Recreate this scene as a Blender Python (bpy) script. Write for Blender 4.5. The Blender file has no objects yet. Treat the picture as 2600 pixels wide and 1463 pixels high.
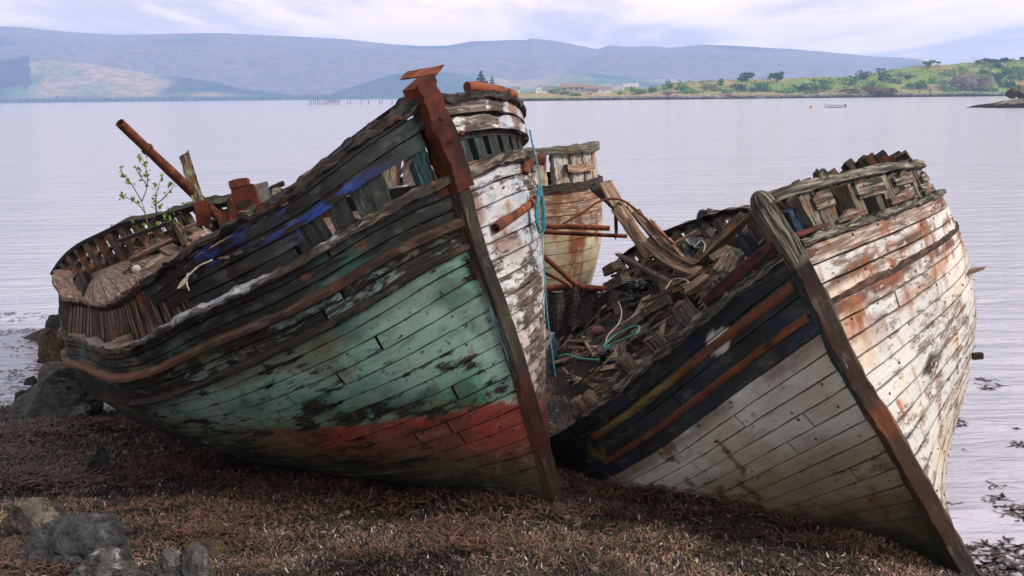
import bpy, math, random
import numpy as np
from mathutils import Vector, Matrix
A = np.array
R = math.radians
scene = bpy.context.scene
col = scene.collection
rnd = random.Random(7)

# ------------------------------------------------------------------ camera, sky, sun
FPX, CX, CY, CAMH = 2600.0, 1300.0, 731.5, 3.3
PITCH, ROLL = math.atan(486 / FPX), 0.0105
cp, sp = math.cos(PITCH), math.sin(PITCH)
cam = bpy.data.objects.new('camera', bpy.data.cameras.new('camera'))
col.objects.link(cam)
cam.data.lens = 36.0
cam.data.sensor_width = 36.0
cam.data.clip_start = 0.1
cam.data.clip_end = 20000
cam.matrix_world = Matrix.Translation((0, 0, CAMH)) @ Matrix.Rotation(math.pi / 2 - PITCH, 4, 'X') @ Matrix.Rotation(-ROLL, 4, 'Z')
scene.camera = cam

SUN_FROM = Vector((0.80, -0.18, 0.62)).normalized()
SUN_ELEV = math.asin(SUN_FROM.z)
SUN_AZ = math.atan2(SUN_FROM.x, SUN_FROM.y)
sun = bpy.data.objects.new('sun', bpy.data.lights.new('sun', 'SUN'))
col.objects.link(sun)
sun.rotation_euler = (-SUN_FROM).to_track_quat('-Z', 'Y').to_euler()
sun.data.energy = 2.7
sun.data.angle = R(14)
sun.data.color = (1.0, 0.95, 0.88)
scene.view_settings.view_transform = 'Standard'
scene.view_settings.look = 'None'
scene.view_settings.exposure = 0.74
scene.view_settings.gamma = 1.0
scene.cycles.max_bounces = 6
scene.cycles.volume_bounces = 1


class NT:
    """small helper for building node trees"""
    def __init__(s, tree):
        s.t = tree
        s.t.nodes.clear()

    def n(s, kind, ins=None, **props):
        nd = s.t.nodes.new(kind)
        for k, v in props.items():
            setattr(nd, k, v)
        for k, v in (ins or {}).items():
            if isinstance(v, tuple) and len(v) == 2 and hasattr(v[0], 'outputs'):
                s.t.links.new(v[0].outputs[v[1]], nd.inputs[k])
            elif hasattr(v, 'outputs'):
                s.t.links.new(v.outputs[0], nd.inputs[k])
            else:
                if isinstance(v, tuple) and len(v) == 3 and nd.inputs[k].type == 'RGBA':
                    v = (*v, 1)
                nd.inputs[k].default_value = v
        return nd

    def mix(s, fac, a, b, blend='MIX'):
        m = s.t.nodes.new('ShaderNodeMix')
        m.data_type = 'RGBA'
        m.blend_type = blend
        for idx, v in ((0, fac), (6, a), (7, b)):
            if isinstance(v, tuple) and len(v) == 2 and hasattr(v[0], 'outputs'):
                s.t.links.new(v[0].outputs[v[1]], m.inputs[idx])
            elif hasattr(v, 'outputs'):
                s.t.links.new(v.outputs[2] if v.bl_idname == 'ShaderNodeMix' else v.outputs[0], m.inputs[idx])
            else:
                m.inputs[idx].default_value = (*v, 1) if isinstance(v, tuple) else v
        return (m, 2)

    def noise(s, vec, scale, detail=4, rough=0.55, dist=0.0):
        return s.n('ShaderNodeTexNoise', {'Vector': vec, 'Scale': scale, 'Detail': detail, 'Roughness': rough, 'Distortion': dist})

    def rng(s, v, a, b, c=0.0, d=1.0, smooth=True):
        return s.n('ShaderNodeMapRange', {'Value': v, 'From Min': a, 'From Max': b, 'To Min': c, 'To Max': d}, interpolation_type='SMOOTHSTEP' if smooth else 'LINEAR')

    def math(s, op, a, b=0.0):
        return s.n('ShaderNodeMath', {0: a, 1: b}, operation=op)

    def scale(s, vec, xyz, loc=(0, 0, 0)):
        return s.n('ShaderNodeMapping', {'Vector': vec, 'Scale': xyz, 'Location': loc})


world = bpy.data.worlds.new('World')
scene.world = world
world.use_nodes = True
w = NT(world.node_tree)
sky = w.n('ShaderNodeTexSky', sky_type='NISHITA', sun_disc=False, sun_elevation=SUN_ELEV, sun_rotation=SUN_AZ, air_density=1.0, dust_density=2.0)
tc = w.n('ShaderNodeTexCoord')
sep = w.n('ShaderNodeSeparateXYZ', {'Vector': (tc, 'Generated')})
zc = w.math('ADD', (sep, 2), 0.055)
zc = w.math('MAXIMUM', zc, 0.02)
inv = w.math('DIVIDE', 1.0, zc)
proj = w.n('ShaderNodeVectorMath', {0: (tc, 'Generated'), 'Scale': inv}, operation='SCALE')
pj = w.scale(proj, (0.9, 0.34, 0.02), (3.1, 1.3, 0))
n1 = w.noise(pj, 0.55, 9, 0.58, 0.25)
n2 = w.noise(w.scale(proj, (1.6, 0.5, 0.02), (7.7, 0, 0)), 0.9, 7, 0.6, 0.3)
cl = w.rng(n1, 0.42, 0.58)
cloud = w.mix(cl, (5.8, 4.9, 5.1), (11.4, 8.8, 7.8))
cl2 = w.rng(n2, 0.46, 0.68)
f2 = w.math('MULTIPLY', cl2, 0.55)
cloud = w.mix(f2, cloud, (13.0, 10.2, 8.6))
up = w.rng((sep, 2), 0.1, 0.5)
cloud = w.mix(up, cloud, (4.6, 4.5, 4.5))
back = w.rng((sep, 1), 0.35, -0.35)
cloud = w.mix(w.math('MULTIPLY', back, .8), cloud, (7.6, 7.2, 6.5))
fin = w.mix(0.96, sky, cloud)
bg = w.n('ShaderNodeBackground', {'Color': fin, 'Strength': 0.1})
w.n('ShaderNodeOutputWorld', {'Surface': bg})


# ------------------------------------------------------------------ measuring helpers
def unproj(px, py, d):
    """world point seen at photo position (px, py) at d metres along the view axis"""
    c, s = math.cos(ROLL), math.sin(ROLL)
    dx, dy = px - CX, py - CY
    x = dx * c - dy * s
    y = dx * s + dy * c
    X = x / FPX * d
    u = -y / FPX * d
    return A([X, d * cp + u * sp, CAMH - d * sp + u * cp])


def hitplane(px, py, o, n):
    c = A([0, 0, CAMH])
    r = unproj(px, py, 1.0) - c
    return c + r * (np.dot(A(o) - c, n) / np.dot(r, n))


GC = [(-3.1, 5.77, .5), (0, 5.9, .46), (2.2, 6.1, .2), (3.3, 6.4, .02), (3.9, 6.9, -.12), (-5.5, 10.56, 0.0), (-4.6, 10.2, .06), (-6.5, 9.5, .2),
      (-3.6, 9.4, .08), (-2.4, 8.7, .1), (-1.5, 8.3, .16), (-.8, 8.0, .2), (-.25, 7.7, .24), (.31, 7.3, .27), (1.0, 7.3, .2), (2.0, 7.0, .16), (3.2, 6.6, -.03),
      (2.6, 6.35, .12), (0, 0, 1.5), (-6, 0, 1.5), (6, 0, .6), (6, 4, -.1), (-6, 5, .75), (-6, 7.5, .45), (-5.0, 12, -.1), (-.6, 11.5, -.2), (4, 10, -.7), (-9, 11, -.1), (-12, 12, -.3), (-9, 16, -.9), (0, 20, -1.2), (9, 12, -1.2), (9, 5, -.6), (-12, 4, 1.0), (1.5, 9, .12), (.55, 9.4, .22), (.65, 10.4, .2), (.85, 11.5, .15), (1.2, 12.6, .05), (-2.5, 11, -.2), (2.3, 7.5, .16), (2.75, 7.2, .1), (1.5, 8, .2), (1.0, 8.4, .2), (2.2, 8.6, .05), (3.15, 7.0, -.02), (3.6, 7.6, -.3)]
_g = A(GC)


def _tp(r2):
    return np.where(r2 > 1e-9, 0.5 * r2 * np.log(np.maximum(r2, 1e-12)), 0.0)


_n = len(_g)
_K = _tp(((_g[:, None, :2] - _g[None, :, :2]) ** 2).sum(-1)) + np.eye(_n) * 0.02
_P = np.c_[np.ones(_n), _g[:, :2]]
_S = np.linalg.solve(np.block([[_K, _P], [_P.T, np.zeros((3, 3))]]), np.r_[_g[:, 2], 0, 0, 0])


def ground_z(X, Y):
    X = np.asarray(X, float)
    Y = np.asarray(Y, float)
    sh = X.shape
    q = np.c_[X.ravel(), Y.ravel()]
    k = _tp(((q[:, None] - _g[None, :, :2]) ** 2).sum(-1))
    z = k @ _S[:_n] + np.c_[np.ones(len(q)), q] @ _S[_n:]
    return np.clip(z, -1.6, 1.8).reshape(sh)


def hitground(px, py):
    c = A([0, 0, CAMH])
    r = unproj(px, py, 1.0) - c
    t = 5.0
    for _ in range(40):
        p = c + r * t
        t += 0.5 * (p[2] - float(ground_z(p[0], p[1]))) / max(-r[2], .05)
    return c + r * t


def vnoise(P, seed=0):
    P = np.asarray(P, float)
    I = np.floor(P).astype(np.int64)
    f = P - I
    f = f * f * (3 - 2 * f)
    out = 0

    def h(i):
        n = (i[..., 0] * 374761393 + i[..., 1] * 668265263 + i[..., 2] * 2147483647 + seed * 1274126177) & 0xFFFFFFFF
        n = ((n ^ (n >> 13)) * 1274126177) & 0xFFFFFFFF
        n = n ^ (n >> 16)
        return (n & 0xFFFF) / 65535.0
    for dx in (0, 1):
        for dy in (0, 1):
            for dz in (0, 1):
                wt = (f[..., 0] if dx else 1 - f[..., 0]) * (f[..., 1] if dy else 1 - f[..., 1]) * (f[..., 2] if dz else 1 - f[..., 2])
                out = out + wt * h(I + A([dx, dy, dz]))
    return out


def fbm(P, oct=4, seed=0, gain=.5):
    P = np.asarray(P, float)
    a, s, t = 1.0, 0.0, 0.0
    for o in range(oct):
        s = s + a * vnoise(P * 2 ** o + 17.3 * o, seed + o)
        t += a
        a *= gain
    return s / t


def sst(x, a, b):
    t = np.clip((x - a) / (b - a), 0, 1)
    return t * t * (3 - 2 * t)


def lerp(a, b, t):
    a, b = np.asarray(a, float), np.asarray(b, float)
    t = np.asarray(t)[..., None]
    return a + (b - a) * t


# ------------------------------------------------------------------ mesh builder
class MB:
    def __init__(s):
        s.v, s.f, s.uv, s.c, s.w, s.r = [], [], [], [], [], []
        s.n = 0

    def add(s, V, F, UV=None, C=(.1, .07, .045), W=.5, RS=.1):
        V = np.asarray(V, float).reshape(-1, 3)
        k = len(V)
        s.v.append(V)
        s.f += [tuple(int(i) + s.n for i in f) for f in F]
        s.uv.append(np.zeros((k, 2)) if UV is None else np.asarray(UV, float).reshape(-1, 2))
        C = np.asarray(C, float)
        s.c.append(np.broadcast_to(C.reshape(-1, 3) if C.ndim > 1 else C, (k, 3)))
        s.w.append(np.broadcast_to(np.asarray(W, float).ravel(), (k,)))
        s.r.append(np.broadcast_to(np.asarray(RS, float).ravel(), (k,)))
        s.n += k

    def grid(s, P, UV=None, C=(.1, .07, .045), W=.5, RS=.1, flip=False, wrap=False):
        nu, nv = P.shape[:2]
        F = []
        for i in range(nu - 1):
            for j in range(nv if wrap else nv - 1):
                j2 = (j + 1) % nv
                q = (i * nv + j, (i + 1) * nv + j, (i + 1) * nv + j2, i * nv + j2)
                F.append(q[::-1] if flip else q)
        s.add(P, F, UV, C, W, RS)

    def tube(s, pts, rad, seg=8, flat=1.0, up=None, C=(.1, .07, .045), W=.5, RS=.1, caps=True, jit=0.0, square=False, hollow=0.0):
        pts = np.asarray(pts, float)
        n = len(pts)
        rad = np.broadcast_to(np.asarray(rad, float), (n,))
        T = np.gradient(pts, axis=0)
        T /= np.maximum(np.linalg.norm(T, axis=1, keepdims=True), 1e-9)
        upv = A(up if up is not None else (0, 0, 1.0), float)
        if up is None and abs(T[0] @ upv) > .92:
            upv = A([1.0, 0, 0])
        arc = np.r_[0, np.cumsum(np.linalg.norm(np.diff(pts, axis=0), axis=1))]
        P = np.zeros((n, seg, 3))
        U = np.zeros((n, seg, 2))
        off = rnd.random() * 20
        for i in range(n):
            a = np.cross(upv, T[i])
            a /= max(np.linalg.norm(a), 1e-9)
            b = np.cross(T[i], a)
            if up is None:
                upv = b
            for j in range(seg):
                t = 2 * math.pi * (j + .5) / seg
                ca, sa = math.cos(t), math.sin(t)
                if square:
                    m = max(abs(ca), abs(sa))
                    ca, sa = ca / m, sa / m
                jj = 1 + (rnd.random() - .5) * jit
                P[i, j] = pts[i] + (a * ca + b * sa * flat) * rad[i] * jj
                U[i, j] = (arc[i] + off, j / seg * 6.28 * rad[i] + off)
        s.grid(P, U, C, W, RS, wrap=True)
        if hollow > 0:
            Q = pts[:, None] + (P - pts[:, None]) * hollow
            s.grid(Q[:3] if n > 3 else Q, U[:3] if n > 3 else U, C, W, RS, wrap=True, flip=True)
            V = np.concatenate([P[0], Q[0]])
            s.add(V, [(j, (j + 1) % seg, seg + (j + 1) % seg, seg + j) for j in range(seg)], None, C, W, RS)
            s.add(Q[2], [tuple(range(seg))], None, (.004, .003, .003), 0, 0)
            s.add(P[-1], [tuple(range(seg))], U[-1], C, W, RS)
        elif caps:
            s.add(P[0], [tuple(range(seg))[::-1]], U[0], C, W, RS)
            s.add(P[-1], [tuple(range(seg))], U[-1], C, W, RS)

    def beam(s, p0, p1, wd, th, up=(0, 0, 1), n=8, jit=.12, bend=0.0, C=(.1, .07, .045), W=.7, RS=.1, split=.0, taper=1.0):
        """weathered board from p0 to p1, wd across and th thick (measured along up)"""
        p0, p1 = A(p0, float), A(p1, float)
        T = p1 - p0
        L = np.linalg.norm(T)
        T = T / L
        u = A(up, float)
        u = u - T * (u @ T)
        if np.linalg.norm(u) < .05:
            u = A([0.3, 1.0, 0]) - T * (A([.3, 1., 0]) @ T)
        u /= np.linalg.norm(u)
        a = np.cross(u, T)
        off = rnd.random() * 30
        P = np.zeros((n + 1, 8, 3))
        U = np.zeros((n + 1, 8, 2))
        sg = [(-1, -1), (-.35, -1), (.35, -1), (1, -1), (1, 1), (.35, 1), (-.35, 1), (-1, 1)]
        for i in range(n + 1):
            t = i / n
            c = p0 + T * L * t + u * bend * 4 * t * (1 - t)
            k = (1 + (taper - 1) * t)
            for j, (x, y) in enumerate(sg):
                e = split * (rnd.random() - .3) if i in (0, n) else 0
                jx = 1 + (rnd.random() - .5) * jit * 2
                P[i, j] = c + a * x * wd / 2 * k * jx + u * y * th / 2 * k * (1 + (rnd.random() - .5) * jit) + T * e * (1 if i == 0 else -1)
                U[i, j] = (t * L + off, (x * wd / 2 if j < 4 else x * wd / 2 + wd + .3) + off)
        s.grid(P, U, C, W, RS, wrap=True)
        s.add(P[0], [tuple(range(8))[::-1]], U[0] * (1, .5), C, W, RS)
        s.add(P[-1], [tuple(range(8))], U[-1] * (1, .5), C, W, RS)

    def box(s, M, sx, sy, sz, C=(.1, .07, .045), W=.5, RS=.1, bev=0.0):
        """box of full size sx, sy, sz centred in matrix M (4x4)"""
        for ax in range(3):
            for sg in (-1, 1):
                q = []
                d = [sx / 2, sy / 2, sz / 2]
                o = [(ax + 1) % 3, (ax + 2) % 3]
                uv = []
                for a_, b_ in ((-1, -1), (1, -1), (1, 1), (-1, 1)):
                    p = [0, 0, 0]
                    p[ax] = sg * d[ax]
                    p[o[0]] = a_ * d[o[0]]
                    p[o[1]] = b_ * d[o[1]]
                    q.append(np.asarray(M)[:3, :3] @ A(p) + np.asarray(M)[:3, 3])
                    uv.append((p[o[0]] + ax * 1.7, p[o[1]] + sg))
                s.add(q, [(0, 1, 2, 3) if sg > 0 else (3, 2, 1, 0)], uv, C, W, RS)

    def build(s, name, mat, parent=None, smooth=True, inv=None):
        V = np.concatenate(s.v)
        if inv is not None:
            V = V @ np.asarray(inv)[:3, :3].T + np.asarray(inv)[:3, 3]
        me = bpy.data.meshes.new(name)
        me.from_pydata(V.tolist(), [], s.f)
        me.materials.append(mat)
        li = np.zeros(len(me.loops), dtype=np.int32)
        me.loops.foreach_get('vertex_index', li)
        ul = me.uv_layers.new(name='UVMap')
        ul.data.foreach_set('uv', np.concatenate(s.uv)[li].astype(np.float32).ravel())
        ca = me.attributes.new('col', 'FLOAT_COLOR', 'POINT')
        C = np.concatenate(s.c)
        ca.data.foreach_set('color', np.c_[C, np.ones(len(C))].astype(np.float32).ravel())
        for nm, arr in (('wear', s.w), ('rst', s.r)):
            at = me.attributes.new(nm, 'FLOAT', 'POINT')
            at.data.foreach_set('value', np.concatenate(arr).astype(np.float32))
        if smooth:
            me.polygons.foreach_set('use_smooth', np.ones(len(me.polygons), dtype=bool))
            try:
                me.set_sharp_from_angle(angle=R(38))
            except Exception:
                pass
        me.update()
        o = bpy.data.objects.new(name, me)
        col.objects.link(o)
        if parent is not None:
            o.parent = parent
        return o


def tag(o, label=None, cat=None, group=None, kind=None):
    for k, v in (('label', label), ('category', cat), ('group', group), ('kind', kind)):
        if v:
            o[k] = v
    return o


def empty(name, M=None, label=None, cat=None, group=None):
    o = bpy.data.objects.new(name, None)
    o.empty_display_size = .2
    col.objects.link(o)
    if M is not None:
        o.matrix_world = Matrix(np.asarray(M).tolist())
    return tag(o, label, cat, group)


def place(mb, name, mat, label, cat, group=None, parent=None, smooth=True):
    """build with the origin at the mesh's own centre base"""
    V = np.concatenate(mb.v)
    c = (V.min(0) + V.max(0)) / 2
    c[2] = V[:, 2].min()
    inv = np.eye(4)
    inv[:3, 3] = -c
    o = mb.build(name, mat, parent, smooth, inv)
    o.location = c
    return tag(o, label, cat, group)


# ------------------------------------------------------------------ materials
def newmat(name):
    m = bpy.data.materials.new(name)
    m.use_nodes = True
    return m, NT(m.node_tree)


def finish(t, colr, rough, bump=None, strength=.5, dist=.01, spec=.3, extra=None):
    ins = {'Base Color': colr, 'Roughness': rough, 'Specular IOR Level': spec}
    if bump is not None:
        ins['Normal'] = t.n('ShaderNodeBump', {'Height': bump, 'Strength': strength, 'Distance': dist})
    ins.update(extra or {})
    p = t.n('ShaderNodeBsdfPrincipled', ins)
    t.n('ShaderNodeOutputMaterial', {'Surface': p})
    return p


def paint_mat(name, wood1=(.035, .024, .016), wood2=(.14, .105, .075), dirt=.6, rough=.8, spec=.25, grain=1.0, rustc=(.085, .026, .009)):
    """old paint flaking off grey wood; col = paint, wear = how much has gone, rst = rust runs"""
    m, t = newmat(name)
    uv = t.n('ShaderNodeUVMap', uv_map='UVMap')
    ac = t.n('ShaderNodeAttribute', attribute_name='col')
    aw = t.n('ShaderNodeAttribute', attribute_name='wear')
    ar = t.n('ShaderNodeAttribute', attribute_name='rst')
    g = t.noise(t.scale(uv, (2.0, 26, 1)), 1.6, 7, .62, .35)
    f = t.noise(t.scale(uv, (5.0, 21, 1)), 1.0, 10, .72, .35)
    b = t.noise(t.scale(uv, (1.1, 2.4, 1), (4, 9, 0)), 1.2, 4, .6)
    h = t.math('ADD', t.math('MULTIPLY', f, .62), t.math('MULTIPLY', b, .38))
    thr = t.math('ADD', t.math('MULTIPLY', (aw, 'Fac'), .46), .27)
    d = t.math('SUBTRACT', h, thr)
    fl = t.rng(d, -.010, .012)
    lip = t.math('MULTIPLY', t.rng(d, -.012, .004), t.rng(d, .05, .012))
    wood = t.mix(t.rng(g, .42, .70), wood1, wood2)
    pc = t.mix(t.rng(b, .3, .75, .0, .4), (ac, 'Color'), t.mix(.5, (ac, 'Color'), (.11, .085, .05)))
    pc = t.mix(t.rng(g, .2, .8, .22 * grain, 0), pc, (.02, .016, .012))
    mo = t.noise(t.scale(uv, (3.2, 9, 1), (6, 2, 0)), 1.3, 9, .7, .5)
    pc = t.mix(t.rng(mo, .50, .72, 0, .42), pc, t.mix(.35, (ac, 'Color'), (.5, .48, .44)))
    pc = t.mix(t.rng(mo, .48, .28, 0, .5), pc, (.012, .010, .008))
    wood = t.mix(t.rng(mo, .45, .28, 0, .5), wood, (.004, .0035, .003))
    colr = t.mix(fl, wood, pc)
    colr = t.mix(t.math('MULTIPLY', lip, .45), colr, (.008, .006, .005))
    # rust and tannin runs
    rn = t.noise(t.scale(uv, (5.5, 1.6, 1), (2, 3, 0)), 1.1, 6, .65, .8)
    rt = t.math('MULTIPLY', t.rng(t.math('ADD', rn, t.math('MULTIPLY', (ar, 'Fac'), .34)), .60, .80), t.rng((ar, 'Fac'), .0, .25))
    colr = t.mix(t.math('MULTIPLY', rt, .85), colr, t.mix(t.rng(f, .3, .7), rustc, tuple(min(1, x * 2.4) for x in rustc)))
    # dark specks, nail sickness, dirt
    sk = t.noise(t.scale(uv, (16, 24, 1), (1, 5, 0)), 1.0, 5, .6)
    colr = t.mix(t.math('MULTIPLY', t.rng(sk, .58, .70), dirt), colr, (.014, .011, .009))
    ht = t.math('ADD', t.math('MULTIPLY', fl, .5), t.math('ADD', t.math('MULTIPLY', g, .8), t.math('MULTIPLY', sk, -.3)))
    finish(t, colr, rough, ht, .55, .008, spec)
    return m


def rust_mat(name, c1=(.022, .008, .006), c2=(.13, .03, .011), c3=(.26, .075, .026), sc=7.0):
    m, t = newmat(name)
    tc_ = t.n('ShaderNodeTexCoord')
    a = t.noise((tc_, 'Object'), sc, 8, .65, .3)
    b = t.noise((tc_, 'Object'), sc * .35, 4, .6, .6)
    c = t.mix(t.rng(b, .35, .62), c1, c2)
    c = t.mix(t.math('MULTIPLY', t.rng(a, .5, .72), .8), c, c3)
    finish(t, c, .85, a, .6, .01, .25)
    return m


def plain_mat(name, c1, c2, sc=8.0, rough=.85, bump=.4, dist=.01, spec=.25, stretch=(1, 1, 1)):
    m, t = newmat(name)
    tc_ = t.n('ShaderNodeTexCoord')
    v = t.scale((tc_, 'Object'), stretch)
    a = t.noise(v, sc, 7, .62, .2)
    c = t.mix(t.rng(a, .35, .66), c1, c2)
    finish(t, c, rough, a, bump, dist, spec)
    return m


M_HULL = paint_mat('green_hull_paint', (.010, .008, .006), (.045, .034, .022), dirt=.85)
M_PORT = paint_mat('weathered_grey_paint', (.05, .035, .028), (.24, .18, .15), dirt=.85)
M_WHITE = paint_mat('cream_hull_paint', (.15, .095, .065), (.56, .46, .38), dirt=.6, rustc=(.13, .034, .01))
M_GREYW = paint_mat('dull_white_hull_paint', (.10, .08, .055), (.26, .23, .19), dirt=.35)
M_NAVY = paint_mat('navy_hull_paint', (.008, .006, .005), (.045, .026, .016), dirt=.75)
M_TIMBER = paint_mat('bare_timber', (.010, .007, .005), (.22, .165, .12), dirt=.95)
M_PALE = paint_mat('pale_split_timber', (.14, .08, .05), (.48, .34, .24), dirt=.35)
M_BLACKW = paint_mat('rotten_dark_timber', (.003, .0025, .002), (.075, .058, .042), dirt=1.0)
M_DECK = paint_mat('deck_boards', (.05, .03, .022), (.32, .23, .18), dirt=.8)
M_MOSS = paint_mat('mossy_timber', (.014, .011, .007), (.30, .26, .2), dirt=1.0)
M_RUST = rust_mat('rusty_iron')
M_RUSTL = rust_mat('bright_rusty_iron', (.06, .016, .009), (.20, .055, .026), (.32, .11, .055), 11)
M_RUSTD = rust_mat('dark_rusty_iron', (.012, .006, .005), (.075, .02, .01), (.15, .04, .015), 9)
M_SHEATH = rust_mat('rust_red_plate', (.016, .005, .004), (.10, .018, .007), (.17, .034, .011), 5)
M_LINING = plain_mat('dark_lining', (.006, .005, .004), (.03, .022, .016), 6)
M_NET = plain_mat('net_fibre', (.008, .006, .006), (.045, .03, .025), 22)
M_TARP = plain_mat('black_sheet_plastic', (.008, .009, .013), (.03, .032, .04), 5, .38, .5, .02, .55)
M_ROPEB = plain_mat('blue_rope', (.02, .12, .17), (.07, .28, .34), 60, .7)
M_ROPEG = plain_mat('green_rope', (.03, .22, .17), (.12, .42, .33), 60, .7)
M_ROPEW = plain_mat('pale_rope', (.2, .17, .13), (.5, .45, .38), 60, .8)
M_GREYP = plain_mat('grey_panel', (.10, .095, .085), (.24, .225, .20), 6)


# ------------------------------------------------------------------ hull shape
KN = (0, .2, .5, .8, 1.)


def lag(s, v):
    r = 0
    for i in range(5):
        l = 1
        for j in range(5):
            if j != i:
                l = l * (s - KN[j]) / (KN[i] - KN[j])
        r = r + v[i] * l
    return r


def quad(c):
    return lambda s: c[0] * (1 - s) * (1 - 2 * s) + 4 * c[1] * s * (1 - s) + c[2] * s * (2 * s - 1)


class Hull:
    """boat hull in its own frame: x forward from the stem foot, y to port, z up; s runs stem to stern, v keel to rail"""
    def __init__(h, p, fair, sig=.38):
        (h.tx, h.ty, h.tz, h.yaw, h.pit, h.heel, h.L, h.rake, h.stc, h.Hb, h.Hm, h.Ht, h.H2, h.H8, h.B, h.sm, h.pb, h.qb, h.ps, h.qs,
         h.ab, h.am, h.cb, h.cm, h.kst, h.kp, h.tum, h.xs) = p
        h.M = np.asarray(Matrix.Translation((h.tx, h.ty, h.tz)) @ Matrix.Rotation(h.yaw, 4, 'Z') @ Matrix.Rotation(h.pit, 4, 'Y') @ Matrix.Rotation(h.heel, 4, 'X'))
        h.Mi = np.linalg.inv(h.M)
        F = A(fair)
        h.fc, h.sig = F[:, :3], sig
        K = np.exp(-((h.fc[:, None] - h.fc[None]) ** 2).sum(-1) / (2 * sig * sig)) + np.eye(len(F)) * .08
        h.fw = np.linalg.solve(K, F[:, 3:])

    def base(h, s, v, side):
        s, v = np.broadcast_arrays(np.asarray(s, float), np.asarray(v, float))
        Hb, Hm, Ht = h.Hb, h.Hm, h.Ht
        zr = lag(s, [Hb, Hb * .8 * .6 + 4 * Hm * .16 - Ht * .2 * .6 + h.H2, Hm, -Hb * .2 * .6 + 4 * Hm * .16 + Ht * .8 * .6 + h.H8, Ht])
        zk = h.kst * np.clip((s - .55) / .45, 0, 1) ** h.kp
        z = zk + (zr - zk) * v
        xst = h.rake * v + h.stc * 4 * v * (1 - v)
        x = xst + (-h.L + h.xs * (1 - v) - xst) * s
        a = np.clip(1 - s / h.sm, 0, 1)
        b = np.clip((s - h.sm) / (1 - h.sm), 0, 1)
        yr = h.B * np.where(s < h.sm, (1 - a ** h.pb) ** (1 / h.qb), (1 - b ** h.ps) ** (1 / h.qs))
        t = np.clip(s / h.sm, 0, 1)
        t = t * t * (3 - 2 * t)
        t2 = np.clip((s - .6) / .4, 0, 1)
        aa = h.ab + (h.am - h.ab) * (t - .4 * t2)
        cc = h.cb + (h.cm - h.cb) * (t - .4 * t2)
        g = (1 - np.clip(1 - v, 0, 1) ** aa) ** (1 / cc)
        g = g * (1 - h.tum * np.clip(v - .6, 0, 1) ** 2 * t / .16)
        y = yr * g + .06 * (1 - np.clip(s / .9, 0, 1))
        return np.stack([x, side * y, z], -1)

    def fair(h, P):
        q = P.reshape(-1, 3)
        k = np.exp(-((q[:, None] - h.fc[None]) ** 2).sum(-1) / (2 * h.sig ** 2))
        return P + (k @ h.fw).reshape(P.shape)

    def pt(h, s, v, side, off=0.0):
        s, v, off = np.broadcast_arrays(np.asarray(s, float), np.asarray(v, float), np.asarray(off, float))
        P = h.fair(h.base(s, v, side))
        if np.any(off != 0):
            P = P + h.nrm(s, v, side) * off[..., None]
        return P

    def nrm(h, s, v, side):
        e = 2e-3
        s = np.clip(s, .002, .985)
        v = np.clip(v, .01, .99)
        ds = h.base(s + e, v, side) - h.base(s - e, v, side)
        dv = h.base(s, v + e, side) - h.base(s, v - e, side)
        n = np.cross(ds, dv)
        n /= np.maximum(np.linalg.norm(n, axis=-1, keepdims=True), 1e-9)
        sg = np.where(n[..., 1] * side < 0, -1, 1)
        return n * sg[..., None]

    def sgrid(h, s0, s1, step, v=.6, side=-1):
        ss = np.linspace(0, 1, 1500) ** 1.6
        P = h.base(ss, np.full_like(ss, v), side)
        arc = np.r_[0, np.cumsum(np.linalg.norm(np.diff(P, axis=0), axis=1))]
        a0, a1 = np.interp([s0, s1], ss, arc)
        n = max(2, int((a1 - a0) / step) + 1)
        a = np.linspace(a0, a1, n)
        return np.interp(a, arc, ss), a

    def world(h, P):
        return P @ h.M[:3, :3].T + h.M[:3, 3]

    def local(h, P):
        return np.asarray(P) @ h.Mi[:3, :3].T + h.Mi[:3, 3]

    def strip(h, mb, side, s0, s1, vlo, vhi, colf, off=0.0, th=.035, gap=.0038, step=.05, nv=4, ragged=0.0, seed=0):
        """one plank from s0 to s1 between two height curves"""
        s, arc = h.sgrid(s0, s1, step, .6, side)
        lo, hi = vlo(s), vhi(s)
        hgt = 2.4
        jl = (vnoise(np.c_[arc * 7, arc * 0 + seed * 3.1, arc * 0], 5) - .35) * .006
        jh = (vnoise(np.c_[arc * 7, arc * 0 + seed * 5.7, arc * 0 + 9], 6) - .35) * .006
        lo2, hi2 = lo + (gap + jl) / hgt, hi - (gap + jh) / hgt
        if ragged:
            rg = (fbm(np.c_[arc * 5, arc * 0 + seed, arc * 0], 3, 3) - .35) * ragged
            hi2 = hi2 - np.maximum(rg, 0) / hgt
        hi2 = np.maximum(hi2, lo2 + .002)
        k = np.linspace(0, 1, nv)
        V = lo2[:, None] + (hi2 - lo2)[:, None] * k
        V = np.c_[V[:, :1], V, V[:, -1:]]
        wob = (fbm(np.c_[arc * 1.3, arc * 0 + seed * 1.7, arc * 0], 2, 8) - .5) * .014
        O = np.full(V.shape, off) + wob[:, None]
        O[:, 0] -= th
        O[:, -1] -= th
        S = np.repeat(s[:, None], V.shape[1], 1)
        P = h.pt(S, V, side, O)
        c, wv, rs = colf(S, V, np.repeat(arc[:, None], V.shape[1], 1), P)
        kk = np.r_[0, k, 1]
        wv = wv + .06 * np.abs(2 * kk - 1)[None] ** 5
        U = np.stack([np.repeat(arc[:, None], V.shape[1], 1) + seed * 3.7, (V * hgt + seed * 1.31)], -1)
        mb.grid(P, U, c.reshape(-1, 3), wv, rs, flip=side < 0)
        for e in (0, -1):
            mb.add(P[e], [tuple(range(V.shape[1]))], U[e], c[e].reshape(-1, 3), wv[e], rs[e])

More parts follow.
